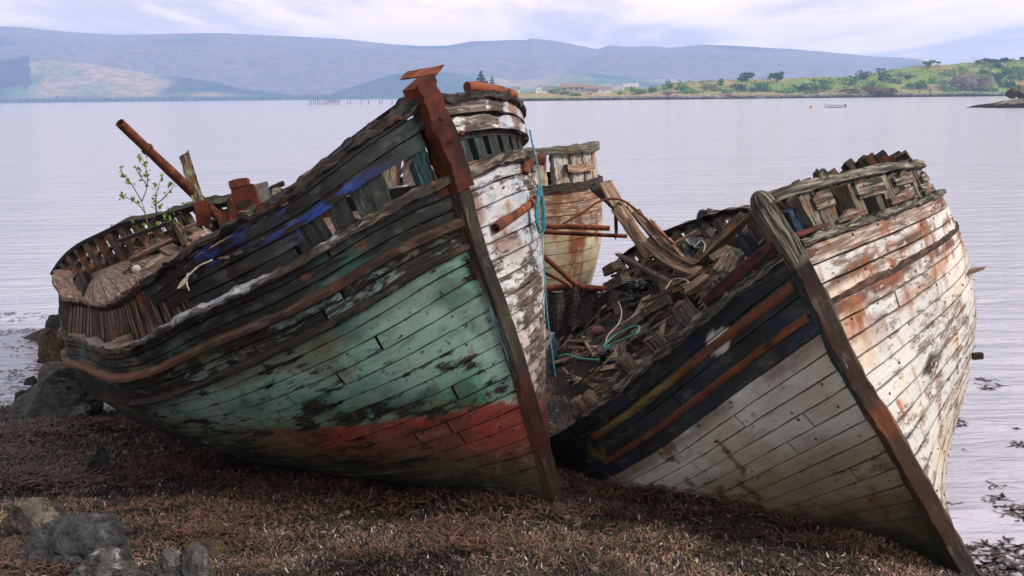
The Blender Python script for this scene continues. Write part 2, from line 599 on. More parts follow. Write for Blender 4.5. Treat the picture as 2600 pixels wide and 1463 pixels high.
    def moulding(h, mb, side, s0, s1, vf, wd, off0, off1, colf, step=.06, jit=.0, seed=0, rag=0.0):
        """rub rail or cap following the hull: wd tall, standing from off0 to off1"""
        s, arc = h.sgrid(s0, s1, step, .8, side)
        v = vf(s)
        d = wd / 2 / 2.4
        sec = [(-d, off0), (-d * .9, off1 * .75 + off0 * .25), (-d * .45, off1), (d * .45, off1), (d * .9, off1 * .75 + off0 * .25), (d, off0)]
        V = np.stack([v + a for a, b in sec], -1)
        O = np.repeat(A([[b for a, b in sec]]), len(s), 0)
        if jit:
            nz = fbm(np.stack([np.repeat(arc[:, None] * 12, 6, 1), np.repeat(np.arange(6)[None] * 2.3, len(s), 0), np.full((len(s), 6), seed * 2.2)], -1), 3, 4) - .5
            V = V + nz * jit / 2.4 * 2
            O = O + nz * jit
        if rag:
            n2 = fbm(np.stack([np.repeat(arc[:, None] * 19, 6, 1), np.repeat(np.arange(6)[None] * 1.3, len(s), 0), np.full((len(s), 6), seed * 1.2)], -1), 2, 14) - .5
            bite = np.maximum(0, fbm(np.stack([arc * 3.2, arc * 0 + seed, arc * 0], -1), 3, 24) - .52)[:, None] * A([[0, .2, 1, 1, 1, .3]])
            V = V + (n2 * rag * 1.6 - bite * rag * 5 * (A([[0, .2, .6, 1, 1, .6]]))) / 2.4
            O = O + n2 * rag
        S = np.repeat(s[:, None], 6, 1)
        P = h.pt(S, V, side, O)
        c, wv, rs = colf(S, V, np.repeat(arc[:, None], 6, 1), P)
        U = np.stack([np.repeat(arc[:, None], 6, 1) + seed * 5.1, np.repeat(A([[0, .03, .06, .09, .12, .15]]), len(s), 0) + seed * 1.7], -1)
        mb.grid(P, U, c.reshape(-1, 3), wv, rs, flip=side < 0)
        for e in (0, -1):
            mb.add(P[e], [tuple(range(6))], U[e], c[e].reshape(-1, 3), wv[e], rs[e])


def flatcol(c, wv=.5, rs=.1, var=.3):
    c = A(c, float)

    def f(S, V, arc, P):
        k = 1 + (fbm(P * 3.1, 3, 11)[..., None] - .5) * 2 * var
        return c * k, np.full(S.shape, wv), np.full(S.shape, rs)
    return f


def rows(h, mb, side, s0, s1, edges, colf, seed=0, step=.05, butts=2, skip=None, **kw):
    """planks between successive height curves, each cut into lengths"""
    r = random.Random(seed * 77 + 5)
    for i in range(len(edges) - 1):
        cuts = [s0]
        b = sorted((r.uniform(.06, .9) ** 1.7) * (s1 - s0) + s0 for _ in range(butts))
        cuts += [c for c in b if c - s0 > .02] + [s1]
        for j in range(len(cuts) - 1):
            if skip and skip(i, cuts[j], cuts[j + 1]):
                continue
            e = .0012 if j < len(cuts) - 2 else 0
            h.strip(mb, side, cuts[j], cuts[j + 1] - e, edges[i], edges[i + 1], colf, seed=seed + i * 3 + j, step=step, **kw)


def between(a, b, k):
    return lambda s: a(s) + (b(s) - a(s)) * k


def const(c):
    return lambda s: np.full(np.shape(s), float(c))


def shell(h, mb, side, s0, s1, v0, v1, off, step=.15, nv=10):
    s, arc = h.sgrid(s0, s1, step, .6, side)
    lo, hi = v0(s), v1(s)
    V = lo[:, None] + (hi - lo)[:, None] * np.linspace(0, 1, nv)
    S = np.repeat(s[:, None], nv, 1)
    P = h.pt(S, V, side, np.full(S.shape, off))
    P[..., 1] = np.where(P[..., 1] * side < .015, side * .015, P[..., 1])
    mb.grid(P, None, (.03, .022, .016), 1, 0, flip=side < 0)


def post(h, name, mat, parent, side, s, v0, v1, off, wd, th, C, W=.5, RS=.1, label=None):
    mb = MB()
    a = h.pt(s, v0, side, off)
    b = h.pt(s, v1, side, off)
    mb.beam(a, b, wd, th, up=h.nrm(A(s), A(.8), side), n=5, jit=.12, C=C, W=W, RS=RS, split=.03)
    o = mb.build(name, mat, parent)
    if label:
        o['label'] = label
    return o


def stem_post(h, mb, w0, w1, colf, n=40, front=.15, back=.14, hw=.085, jit=.004):
    ws = np.linspace(w0, w1, n)
    sec = [(-back, -hw), (front * .35, -hw * 1.02), (front, -hw * .72), (front, hw * .72), (front * .35, hw * 1.02), (-back, hw)]
    P = np.zeros((n, 6, 3))
    for i, w_ in enumerate(ws):
        c = h.base(0.0, w_, 1)
        c = A([c[0], 0, h.Hb * w_])
        c = h.fair(c[None])[0]
        for j, (x, y) in enumerate(sec):
            P[i, j] = c + A([x, y, 0]) + (A([rnd.random(), rnd.random(), 0]) - .5) * jit * 2
    U = np.stack([np.repeat((ws * h.Hb)[:, None], 6, 1), np.repeat(A([[0, .2, .4, .55, .75, .95]]), n, 0)], -1)
    c, wv, rs = colf(np.repeat(ws[:, None], 6, 1), np.repeat(np.arange(6)[None], n, 0), P)
    mb.grid(P, U, c.reshape(-1, 3), wv, rs, wrap=True)
    for e in (0, -1):
        mb.add(P[e], [tuple(range(6))], U[e], c[e].reshape(-1, 3), wv[e], rs[e])


# ------------------------------------------------------------------ wreck with the green hull
PA = (0.3089, 7.2994, 0.2632, -0.8716, -0.0919, 0.2846, 10.2268, 0.0572, 0.0431, 3.2261, 2.3094, 1.6002, -0.4291, 0.2834, 2.1015, 0.33, 3.2, 1.2739, 1.2959, 0.6001, 1.423, 1.9782, 1.5958, 1.3367, 0.7571, 2.7418, 0.1798, 0.91)
FA = [(0.06,-0.06,3.23,-0.027,-0.042,-0.011),(0.03,-0.17,3.21,-0.014,-0.025,-0.014),(-0.02,-0.32,3.17,0.021,0.025,-0.005),(-0.07,-0.45,3.14,0.023,0.025,-0.010),(-0.10,-0.50,3.12,-0.008,-0.018,-0.016),(-0.17,-0.66,3.08,0.022,0.017,-0.024),(-0.28,-0.83,3.02,0.006,-0.016,-0.047),(-0.43,-1.05,2.93,0.018,-0.005,-0.058),(-0.51,-1.15,2.89,0.011,-0.001,-0.031),(-0.84,-1.47,2.74,-0.007,-0.005,0.010),(-1.33,-1.72,2.56,-0.005,0.003,0.019),(-1.41,-1.75,2.54,-0.010,-0.006,0.014),(-2.78,-1.79,2.31,0.002,0.016,0.028),(-3.91,-1.64,2.28,0.015,0.020,-0.000),(-4.61,-1.44,2.30,-0.018,-0.022,0.004),(-4.97,1.33,2.31,0.009,-0.036,-0.098),(-5.92,1.02,2.32,0.002,-0.014,-0.032),(-6.49,0.83,2.31,0.008,0.005,-0.011),(-7.21,0.60,2.26,0.008,-0.002,-0.027),(-7.60,0.49,2.23,-0.007,0.005,0.027),(-8.71,0.20,2.04,-0.009,0.004,0.033),(-9.20,0.11,1.92,-0.011,-0.002,0.025),(-10.23,0.00,1.60,0.003,-0.019,-0.044),(-0.08,-0.48,2.58,0.017,0.024,0.002),(-0.28,-0.84,2.50,0.014,0.018,-0.001),(-0.87,-1.48,2.30,-0.005,0.003,0.017),(-1.13,-1.65,2.23,-0.005,0.008,0.031),(-1.54,-1.83,2.15,0.006,0.001,-0.013),(0.08,-0.06,2.35,-0.010,-0.028,-0.030),(-0.13,-0.56,2.27,0.006,0.018,0.020),(-0.38,-0.94,2.18,0.010,0.014,0.003),(-1.04,-1.56,2.01,-0.004,0.009,0.027),(-1.59,-1.83,1.91,0.004,-0.002,-0.014),(-1.87,-1.91,1.87,0.001,-0.013,-0.029),(-2.25,-1.96,1.83,0.005,-0.007,-0.026),(-2.96,-1.99,1.80,0.007,0.025,0.031),(0.08,-0.06,2.16,-0.021,-0.029,-0.003),(-0.35,-0.87,1.99,0.009,0.009,-0.006),(-0.42,-0.96,1.96,-0.009,-0.014,-0.004),(-1.05,-1.51,1.78,0.003,0.009,0.010)]
HA = Hull(PA, FA)
green = empty('green_wreck', HA.M, 'derelict green fishing boat with rusty stem plate and red waterline leaning on the beach', 'boat')
_q0, _q1, _q2 = quad((.8232, .8746, .7445)), quad((.7275, .7681, .5589)), quad((.6691, .6499, .5154))
a0, a1 = _q0, _q1
a2 = lambda s: np.minimum(_q2(s), _q1(s) - .03)


def colA(S, V, arc, P):
    n1 = fbm(P * A([1.0, 1.0, 1.6]) * 1.1, 4, 21)
    n2 = fbm(P * 2.7, 4, 31)
    n3 = fbm(P * A([5.0, 5, 9]), 3, 41)
    c = lerp((.19, .34, .265), (.045, .195, .13), sst(n1 + arc * .05, .42, .62))
    c = lerp(c, A([.26, .38, .325]), sst(n2, .54, .68) * .6)
    c = lerp(c, A([.035, .075, .058]), sst(n2, .49, .38) * .75)
    # brown weed-stained and slimy toward the after end and the lower strakes
    br = sst(arc + (n1 - .5) * 2.2 - (V - .45) * 1.1, 1.5, 3.0)
    bc = lerp((.075, .052, .016), (.03, .034, .018), sst(n2, .42, .6))
    bc = lerp(bc, A([.16, .085, .03]), sst(n3, .58, .66) * .6)
    c = lerp(c, bc, br * .92)
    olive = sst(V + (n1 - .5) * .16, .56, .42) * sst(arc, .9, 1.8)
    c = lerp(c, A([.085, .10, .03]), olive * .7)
    wv = .25 + .24 * sst(n1, .46, .62) + .12 * sst(n2, .5, .62) + .17 * br
    rs = .04 + .2 * sst(n3, .52, .66)
    stn = fbm(np.stack([arc * 1.6, V * 9, arc * 0 + 5], -1), 5, 93, .6)
    c = lerp(c, A([.12, .10, .045]), sst(stn, .53, .62) * .65)
    c = lerp(c, A([.26, .35, .30]), sst(stn, .43, .36) * .4)
    # red boot-topping
    vr = .302 + 1.25 * S + (n3 - .5) * .012
    red = sst(V, vr + .003, vr - .003) * (1 - sst(arc, 1.6, 2.7))
    rc = lerp((.28, .034, .019), (.17, .030, .014), sst(n2, .42, .6))
    rc = lerp(rc, A([.06, .042, .016]), sst(vr - V + (n1 - .5) * .09, .08, .2))
    rc = lerp(rc, A([.02, .022, .012]), sst(vr - V + (n1 - .5) * .1, .2, .3))
    c = lerp(c, rc, red * .94)
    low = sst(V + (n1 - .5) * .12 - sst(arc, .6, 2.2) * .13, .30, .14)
    c = lerp(c, A([.018, .019, .010]), low * (1 - red) * .95)  # lower strakes: algae stain deepened to imitate the shade underneath
    wv = wv * (1 - red * .25)
    wh = red * sst(arc + (n3 - .5) * .12, .2, .1) * sst(V, .15, .2) * sst(n2 * .5 + n3 * .5, .47, .52)
    c = lerp(c, A([.6, .56, .52]), wh)
    # the two strakes between the rub rails and the dark wale above
    mid = sst(V, a2(S) - .002, a2(S) + .002) * sst(V, a1(S) + .002, a1(S) - .002)
    mc = lerp((.20, .30, .27), (.10, .10, .05), sst(n2 + .1 * br, .47, .6))
    c = lerp(c, mc, mid)
    wv = np.where(mid > .5, .5 + .15 * br, wv)
    wale = sst(V, a1(S) - .001, a1(S) + .001)
    wc = lerp((.024, .075, .066), (.007, .013, .014), sst(n1 + (arc * .06), .40, .55))
    wc = lerp(wc, A([.07, .15, .13]), sst(n2, .58, .68) * .7)
    wc = lerp(wc, A([.09, .075, .03]), sst(n3, .56, .64) * sst(arc, 1.2, 2.4) * .7)
    c = lerp(c, wc, wale)
    wv = np.where(wale > .5, .40, wv)
    return c, wv, rs


mb = MB()
NP = 17
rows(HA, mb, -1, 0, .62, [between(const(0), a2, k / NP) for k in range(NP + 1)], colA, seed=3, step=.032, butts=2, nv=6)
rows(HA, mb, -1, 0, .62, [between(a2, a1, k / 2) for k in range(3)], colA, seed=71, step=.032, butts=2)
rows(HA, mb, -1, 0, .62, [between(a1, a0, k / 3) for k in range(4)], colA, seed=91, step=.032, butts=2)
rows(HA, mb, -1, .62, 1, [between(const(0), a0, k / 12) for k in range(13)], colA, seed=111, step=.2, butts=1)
tag(mb.build('hull_planking', M_HULL, green), 'teal green planking with a red band low at the bow')


def colAp(S, V, arc, P):
    n1 = fbm(P * 1.4, 4, 51)
    n2 = fbm(P * 4, 3, 61)
    c = lerp((.48, .47, .48), (.64, .61, .59), sst(n1, .4, .6))
    c = lerp(c, A([.32, .36, .46]), sst(n2, .55, .65) * .6)
    c = lerp(c, A([.22, .075, .04]), sst(n2, .40, .34) * sst(V, .55, .66) * .8)
    c = lerp(c, A([.50, .36, .32]), sst(V, .5, .36) * .8)
    c = lerp(c, A([.2, .06, .045]), sst(V, .29, .25))
    c = lerp(c, A([.03, .028, .02]), sst(V, .2, .12))
    return c, .36 + .2 * sst(n1, .45, .6), .12 + 0 * S


mb = MB()
rows(HA, mb, 1, 0, .6, [between(const(0), a0, k / 19) for k in range(20)], colAp, seed=203, step=.07, butts=1)
rows(HA, mb, 1, .6, 1, [between(const(0), a0, k / 12) for k in range(13)], colAp, seed=303, step=.25, butts=0)
rows(HA, mb, 1, 0, .14, [const(.90), const(.942), const(.984)], colAp, seed=333, step=.04, butts=0, gap=.008, ragged=.05)
tag(mb.build('hull_planking', M_PORT, green), 'pale grey flaking planking on the side turned from the sea wind')

# linings, so that no gap between planks shows daylight
mb = MB()
for sd in (-1, 1):
    shell(HA, mb, sd, 0.003, .99, const(.01), between(a0, a0, 0), -.07)
shell(HA, mb, -1, .115, .47, a0, const(.96), -.10)
shell(HA, mb, -1, .05, .118, a0, const(.96), -.07)
shell(HA, mb, -1, .003, .052, between(a0, const(1.0), .46), const(.97), -.06, step=.08)
shell(HA, mb, 1, .003, .12, const(.89), const(.985), -.06)
mb.build('inner_lining', M_LINING, green, smooth=False)

# fastenings: rusty nail heads at the frames, too many to count


def nails(h, side, s1, v0, vtop, nrow, parent, mat, seed, step=.42, N=260):
    q = random.Random(seed)
    mb = MB()
    ss = h.sgrid(.01, s1, step, .6, side)[0]
    for s_ in ss:
        for r_ in range(nrow):
            if q.random() < .45:
                continue
            v = v0 + (float(vtop(A(s_))) - v0) * (r_ + q.choice([.25, .75])) / nrow
            p = h.pt(s_ + q.uniform(-.0006, .0006), v, side, .004)
            n = h.nrm(A(s_), A(v), side)
            a = np.cross(n, A([0, 0, 1.]))
            a /= np.linalg.norm(a)
            b = np.cross(n, a)
            rr_ = q.uniform(.006, .013)
            ring = [p + (a * math.cos(t_) + b * math.sin(t_) * q.uniform(.8, 1.2)) * rr_ for t_ in np.linspace(0, 6.28, 7)[:-1]]
            mb.add(ring + [p + n * .007], [(i, (i + 1) % 6, 6) for i in range(6)])
    return tag(mb.build('nail_heads', mat, parent), kind='stuff')


nails(HA, -1, .3, .02, a0, 22, green, M_RUSTD, 5, .36)
# covering board, rub rails
mb = MB()
HA.moulding(mb, -1, 0, .36, a0, .055, -.03, .06, lambda S, V, a, P: (lerp((.46, .47, .50), (.05, .035, .025), sst(fbm(P * 3, 3, 5) + sst(a, 2.3, 3.2) * .5 + (V < a0(S)) * .5, .50, .64)), np.full(S.shape, .45), np.full(S.shape, .15)), jit=.02, seed=1, rag=.02, step=.03)
mb.build('covering_board', M_TIMBER, green)
mb = MB()
HA.moulding(mb, -1, 0, .40, a1, .06, -.02, .055, lambda S, V, a, P: (lerp((.05, .02, .013), (.15, .06, .035), sst(a, 1.9, 2.8)), np.full(S.shape, .35), np.full(S.shape, .15)), jit=.01, seed=2)
tag(mb.build('rub_rail', M_NAVY, green), 'upper rub rail, rust brown and curling round the quarter')
mb = MB()
HA.moulding(mb, -1, 0, .23, a2, .05, -.02, .045, flatcol((.022, .018, .012), .5, .12), jit=.012, seed=3)
mb.build('rub_rail', M_NAVY, green)
mb = MB()
HA.moulding(mb, 1, 0, .3, a0, .08, -.02, .06, flatcol((.16, .13, .09), .7, .2), jit=.02, seed=4)
mb.build('covering_board', M_TIMBER, green)

# bulwark planks, openings along their lower half forward


def colBul(S, V, arc, P):
    n1 = fbm(P * A([1.3, 1.3, 2.2]), 4, 71)
    n2 = fbm(P * 4.2, 3, 81)
    c = lerp((.012, .016, .02), (.022, .055, .052), sst(n1 + (.5 - arc) * .25, .42, .56))
    bl = fbm(np.stack([arc * 1.5, V * 34, arc * 0 + 2], -1), 4, 75)
    c = lerp(c, A([.014, .045, .24]), sst(bl + (n2 - .5) * .35 + (n1 - .5) * .3, .53, .60) * sst(arc, .25, .7) * .95)
    c = lerp(c, A([.20, .03, .015]), sst(np.abs(arc - 1.62) + np.abs(V - .885) * 6, .12, .08) * sst(n2, .45, .5))
    c = lerp(c, A([.03, .09, .085]), sst(n2, .55, .62) * sst(arc, .7, .2) * .8)
    c = lerp(c, A([.10, .075, .03]), sst(n2, .60, .66) * sst(arc, 1.2, 1.8) * .8)
    return c, .28 + .28 * sst(n2, .45, .62), .05 + 0 * S


mb = MB()
up_e = [between(a0, const(1.0), k) for k in (0, .22, .44, .63, .82, 1.0)]
HA.strip(mb, -1, 0, .15, up_e[4], up_e[5], colBul, seed=401, ragged=.01, gap=.003)
HA.strip(mb, -1, 0, .146, up_e[3], up_e[4], colBul, seed=402, gap=.003)
HA.strip(mb, -1, 0.002, .141, up_e[2], up_e[3], colBul, seed=403, gap=.003, ragged=.012)
HA.strip(mb, -1, .047, .128, up_e[1], up_e[2], colBul, seed=404, gap=.003)
HA.strip(mb, -1, .052, .115, up_e[0], up_e[1], colBul, seed=405, gap=.003, ragged=.012)
HA.strip(mb, -1, .027, .036, up_e[0], between(a0, const(1), .12), colBul, seed=406, gap=.003, ragged=.02)
tag(mb.build('bulwark', M_NAVY, green), 'dark bulwark planking with bright blue paint patches')

# rotten cap rail and its paler after part
capc = lambda S, V, a, P: (lerp((.018, .013, .009), (.16, .125, .09), sst(fbm(P * 4, 3, 15), .45, .6)), np.full(S.shape, .8), np.full(S.shape, .2))


def cap(side, s0, s1, name, mat, colf, wd=.07, o0=-.17, o1=.04, jit=.05, seed=9, vv=1.0, step=.03, rag=.028):
    m_ = MB()
    HA.moulding(m_, side, s0, s1, const(vv), wd, o0, o1, colf, step=step, jit=jit, seed=seed, rag=rag)
    # underside and back so it is a closed timber
    s, arc = HA.sgrid(s0, s1, step, .8, side)
    d = wd / 2 / 2.4
    P = np.stack([HA.pt(s, np.full_like(s, vv + d), side, np.full_like(s, o0)), HA.pt(s, np.full_like(s, vv - d), side, np.full_like(s, o0))], 1)
    m_.grid(P, None, (.06, .045, .03), .8, .1, flip=side > 0)
    return m_.build(name, mat, green)


cap(-1, 0.0, .145, 'cap_rail', M_BLACKW, capc, wd=.055, jit=.03, vv=.990)
cap(-1, .142, .5, 'cap_rail', M_DECK, flatcol((.15, .06, .042), .5, .1), wd=.05, o0=-.13, o1=.05, jit=.015, seed=10, vv=.992, rag=.008)['label'] = 'red-brown cap rail bent round the stern'
cap(1, 0.0, .2, 'cap_rail', M_BLACKW, capc, jit=.03, seed=11, vv=.984)
cap(1, .4, .985, 'cap_rail', M_BLACKW, capc, jit=.05, seed=12, step=.12, wd=.07, vv=.985)
cap(1, .45, .985, 'bulwark_strake', M_BLACKW, capc, jit=.03, seed=13, step=.12, wd=.06, vv=.87, o0=-.10, o1=.0)
mb = MB()
for s0, s1 in ((.45, .60), (.63, .71), (.735, .80), (.83, .985)):
    HA.strip(mb, 1, s0, s1, between(a0, const(1), .62), const(.985), flatcol((.07, .05, .035), .8, .5), step=.12, seed=int(s0 * 100), ragged=.12)
for s0, s1 in ((.50, .57), (.60, .66), (.69, .73), (.76, .86), (.88, .95)):
    HA.strip(mb, 1, s0, s1, between(a0, const(1), -.3), between(a0, const(1), .2), flatcol((.08, .05, .035), .8, .5), step=.12, seed=int(s0 * 170), ragged=.1)
mb.build('bulwark', M_BLACKW, green)

# frames standing in the bulwark
for i, s in enumerate((.0035, .0185, .0235, .0315, .0415, .0465)):
    post(HA, 'frame', M_HULL, green, -1, s, float(a0(s)) - .06, .965, -.10, (.11, .16, .10, .15, .12, .14)[i], .13, (.03, .10, .11) if i == 0 else (.02, .03, .03), .45)
rr = random.Random(4)
for s in HA.sgrid(.118, .46, .105, .9, -1)[0]:
    tone = rr.choice([(.012, .009, .007), (.022, .016, .011), (.012, .009, .007), (.11, .085, .06), (.08, .035, .022)])
    post(HA, 'frame', M_TIMBER, green, -1, s, float(a0(s)) - .01, .98, -.05, rr.uniform(.055, .09), .08, tone, .7, .35)
for s in HA.sgrid(.46, .97, .30, .9, 1)[0]:
    tone = rr.choice([(.04, .03, .02), (.10, .08, .055), (.16, .05, .03), (.02, .05, .055)])
    post(HA, 'frame', M_TIMBER, green, 1, s, float(a0(s)) - .14, .98, -.12, rr.uniform(.09, .16), .09, tone, .6, .5)
for s in (.006, .014, .024, .036, .05, .066, .084, .105):
    post(HA, 'frame', M_HULL, green, 1, s, float(a0(s)) - .06, .97, -.12, rr.uniform(.12, .17), .12, (.018, .06, .062) if s < .04 else (.05, .05, .04), .5)
# stem
mb = MB()


def colStA(Wv, J, P):
    n1 = fbm(P * A([6, 6, 2.]), 3, 91)
    side = (J <= 1)
    c = np.where(side[..., None], lerp((.07, .042, .018), (.2, .15, .085), sst(n1, .42, .6)), lerp((.008, .006, .005), (.03, .021, .012), sst(n1, .45, .62)))  # starboard face light, other faces dark: side shading put into the colour
    blue = side * sst(Wv, .33, .40) * sst(Wv, .56, .50)
    c = lerp(c, A([.25, .36, .38]), blue * sst(n1, .4, .5) * .9)
    red = sst(Wv, .35, .335)
    rr_ = lerp((.15, .024, .013), (.05, .018, .010), sst(n1 + (.3 - Wv), .42, .58))
    c = lerp(c, np.where(side[..., None], rr_, rr_ * A([.5, .55, .6])), red)  # same red darkened off the starboard face, shade in the colour
    c = lerp(c, A([.06, .03, .013]), sst(Wv, .16, .08) * .8)
    return c, .45 - .25 * red, .12 + 0 * Wv


stem_post(HA, mb, -.1, .99, colStA, n=46, front=.06, back=.1, hw=.07)
mb.build('stem', M_HULL, green)
mb = MB()
n = 22
ws = np.linspace(.795, 1.03, n)
sec = [(-.10, -.080), (.06, -.086), (.085, -.070), (.085, .074), (.06, .086), (-.10, .080)]
P = np.zeros((n, 6, 3))
for i, w_ in enumerate(ws):
    c = HA.fair(A([[HA.base(0.0, w_, 1)[0], 0, HA.Hb * w_]]))[0]
    for j, (x, y) in enumerate(sec):
        dz = (-.05 if (i == n - 1 and j in (0, 1, 2)) else 0) + rnd.uniform(-.012, .012)
        P[i, j] = c + A([x + rnd.uniform(-.008, .008), y + rnd.uniform(-.008, .008), dz])
mb.grid(P, wrap=True)
mb.add(P[-1], [tuple(range(6))])
mb.add(P[0], [tuple(range(6))[::-1]])
so = mb.build('stem_plate', M_SHEATH, green)
so['label'] = 'rust red iron plate wrapped round the stem head'
mb = MB()
pt0, pt1 = HA.local(unproj(1024, 193, 7.05)), HA.local(unproj(1119, 178, 6.9))
mb.beam(pt0, pt1, .11, .010, up=(0.1, -.25, 1), n=6, jit=.15, split=.02, taper=1.15)
mb.build('stem_flange', M_RUSTL, green)
for q in ((1053, 232, 7.0), (1170, 340, 6.75), (1120, 300, 6.75)):
    mb = MB()
    p = HA.local(unproj(*q))
    mb.tube([p - A([0, .02, 0]), p, p + A([0, .022, 0])], [.012, .02, .012], 8)
    mb.build('bolt', M_RUSTD, green)

# torn lengths of timber still clinging to the rail and the openings
rt_ = random.Random(23)
for i in range(26):
    s_ = rt_.uniform(.002, .11) if i < 18 else rt_.uniform(.5, .93)
    sd = -1 if i < 18 else 1
    v_ = rt_.choice([.998, .99, .98, .93, .90]) if i < 18 else rt_.choice([.985, .98, .93])
    ds = rt_.uniform(.004, .012) * (1 if i < 18 else 4)
    mb = MB()
    a_, b_ = HA.pt(s_, v_, sd, rt_.uniform(-.1, .05)), HA.pt(s_ + ds, v_ + rt_.uniform(-.02, .012), sd, rt_.uniform(-.1, .06))
    mb.beam(a_, b_, rt_.uniform(.02, .055), rt_.uniform(.012, .03), up=(0, 0, 1), n=6, jit=.35, split=.05, taper=rt_.uniform(.3, .9), C=rt_.choice([(.05, .04, .03), (.3, .27, .23), (.16, .12, .09), (.03, .05, .05)]), W=.7, RS=.1)
    mb.build('torn_timber', M_TIMBER if i % 3 else M_PALE, green)
# deck boards between the bulwarks
mb = MB()
dk = lambda s: a0(s) - .075
NB = 17
for j in range(NB):
    s, arc = HA.sgrid(.01, .97, .12, .8, 1)
    l, r_ = HA.pt(s, dk(s), -1, np.full_like(s, -.12)), HA.pt(s, dk(s), 1, np.full_like(s, -.12))
    e = .03
    ks = [(j + e) / NB, (j + .5) / NB, (j + 1 - e) / NB]
    ks = [ks[0]] + ks + [ks[2]]
    P = np.stack([l + (r_ - l) * k + A([0, 0, .07 * 4 * k * (1 - k)]) - A([0, 0, .03 if q in (0, 4) else 0]) for q, k in enumerate(ks)], 1)
    U = np.stack([np.repeat(arc[:, None], 5, 1) + j * 2.3, np.repeat(A([[0, .03, .09, .15, .18]]), len(s), 0) + j * .7], -1)
    mb.grid(P, U, (.32, .22, .17) if j % 3 else (.25, .16, .12), .5, .3)
mb.build('deck', M_DECK, green)
# riveted half pipe lying on the port cap, near the stem
mb = MB()
pp = [HA.pt(s, 1.035, 1, -.05) for s in np.linspace(.006, .088, 16)]
pp = A([unproj(1186, 222, 7.35), unproj(1205, 221, 7.4), unproj(1232, 225, 7.5), unproj(1262, 231, 7.6), unproj(1290, 238, 7.75), unproj(1303, 243, 7.85)])
pp = HA.local(pp)
mb.tube(pp, .042, 12, C=(.2, .06, .03))
fp = mb.build('fender_pipe', M_RUSTL, green)
mb = MB()
for i in range(7):
    t = .3 + i * .62
    k = int(t)
    p = pp[k] + (pp[k + 1] - pp[k]) * (t - k)
    d = HA.M[:3, :3].T @ A([-.2, -.92, .25])
    mb.tube([p + d * .036, p + d * .045], [.008, .008], 7)  # dark discs stand for the shade in holes that are not cut
hb = mb.build('hole_shade', M_LINING, fp)
# grey quarter plank sprung from the stern
mb = MB()
s, arc = HA.sgrid(.155, .30, .05, .8, -1)
HA.strip(mb, -1, .175, .31, between(a0, const(1), .02), between(a0, const(1), .26), flatcol((.32, .28, .24), .45, .1), off=.04, seed=555, ragged=.1)
mb.build('sprung_plank', M_PALE, green)
# bent nails and bolts along the cap
for i in range(16):
    mb = MB()
    s = rr.choice([rr.uniform(.015, .05), rr.uniform(.6, .95)])
    sd = -1 if s < .1 else 1
    p = HA.pt(s, .985, sd, -.06)
    mb.tube([p, p + A([rr.uniform(-.02, .02), rr.uniform(-.02, .02), .03]), p + A([rr.uniform(-.05, .05), rr.uniform(-.04, .04), .048])], [.007, .006, .008], 5)
    mb.build('spike', M_RUSTD, green)


# ------------------------------------------------------------------ wreck with the white hull
PB = (3.2018, 6.5981, -0.1041, -1.4771, -0.1099, 0.5314, 8.7466, 0.1773, 0.0179, 3.1879, 2.1192, 1.8995, -0.2384, 0.3605, 2.2209, 0.3843, 2.2663, 1.1257, 1.05, 1.2473, 1.1812, 3.2853, 1.1321, 2.1035, 0.7749, 1.3445, 0.0164, 1.35)
FB = [(-4.99,1.67,2.15,0.001,-0.007,-0.011),(-5.82,1.37,2.21,-0.004,0.011,0.041),(0.14,-0.11,2.75,0.001,0.019,0.001),(-0.04,-0.39,2.66,-0.002,-0.010,0.010),(0.12,-0.10,2.32,0.000,0.012,0.001),(0.14,-0.06,2.20,0.000,-0.022,-0.011),(-0.20,-0.52,2.05,-0.002,-0.013,0.009),(-0.52,-0.87,1.92,-0.001,0.007,0.011),(-0.88,-1.25,1.79,0.001,0.011,-0.005)]
HB = Hull(PB, FB)
white = empty('white_wreck', HB.M, 'derelict white and navy fishing boat heeled over on the right with broken open deck', 'boat')
b0, b1, b2 = quad((.8648, .8966, .93)), quad((.7315, .6773, .5402)), quad((.6907, .6103, .5429))
SEND = .185


def colBs(S, V, arc, P):
    n1 = fbm(P * 1.2, 4, 121)
    n2 = fbm(P * 3.6, 4, 131)
    n3 = fbm(P * A([9, 9, 3.5]), 3, 141)
    c = lerp((.50, .475, .44), (.62, .595, .55), sst(n1, .4, .6))
    c = lerp(c, A([.44, .37, .24]), sst(n2, .5, .64) * .6)
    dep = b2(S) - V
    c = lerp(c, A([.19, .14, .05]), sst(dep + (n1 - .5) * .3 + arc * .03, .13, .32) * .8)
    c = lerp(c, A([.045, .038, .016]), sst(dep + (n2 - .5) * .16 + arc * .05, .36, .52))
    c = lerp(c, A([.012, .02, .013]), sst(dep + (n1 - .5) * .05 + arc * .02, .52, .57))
    top = sst(dep, .05, .012) * sst(n2, .42, .55)
    c = lerp(c, A([.16, .12, .09]), top * .7)
    spot = sst(n3, .655, .68) * sst(arc, .2, .5)
    c = lerp(c, A([.13, .038, .012]), spot * .8)
    rs = .03 + .12 * sst(dep, .15, .35)
    wv = .1 + .18 * sst(n1, .5, .62)
    nav = sst(V, b2(S) - .001, b2(S) + .001)
    nc = lerp((.007, .009, .013), (.012, .026, .034), sst(n1, .42, .58))
    nc = lerp(nc, A([.008, .015, .045]), sst(n2, .56, .64) * .8)
    nc = lerp(nc, A([.55, .52, .47]), sst(np.abs(arc - .62) + np.abs(V - .80) * 3 + (n2 - .5) * .4 + (n3 - .5) * .2, .055, .045))
    nc = lerp(nc, A([.14, .12, .04]), sst(np.abs(arc - 2.15) + np.abs(V - .76) * 3, .16, .1) * sst(n3, .5, .55))
    c = lerp(c, nc, nav)
    wv = np.where(nav > .5, .18, wv)
    rs = np.where(nav > .5, .06, rs)
    return c, wv, rs


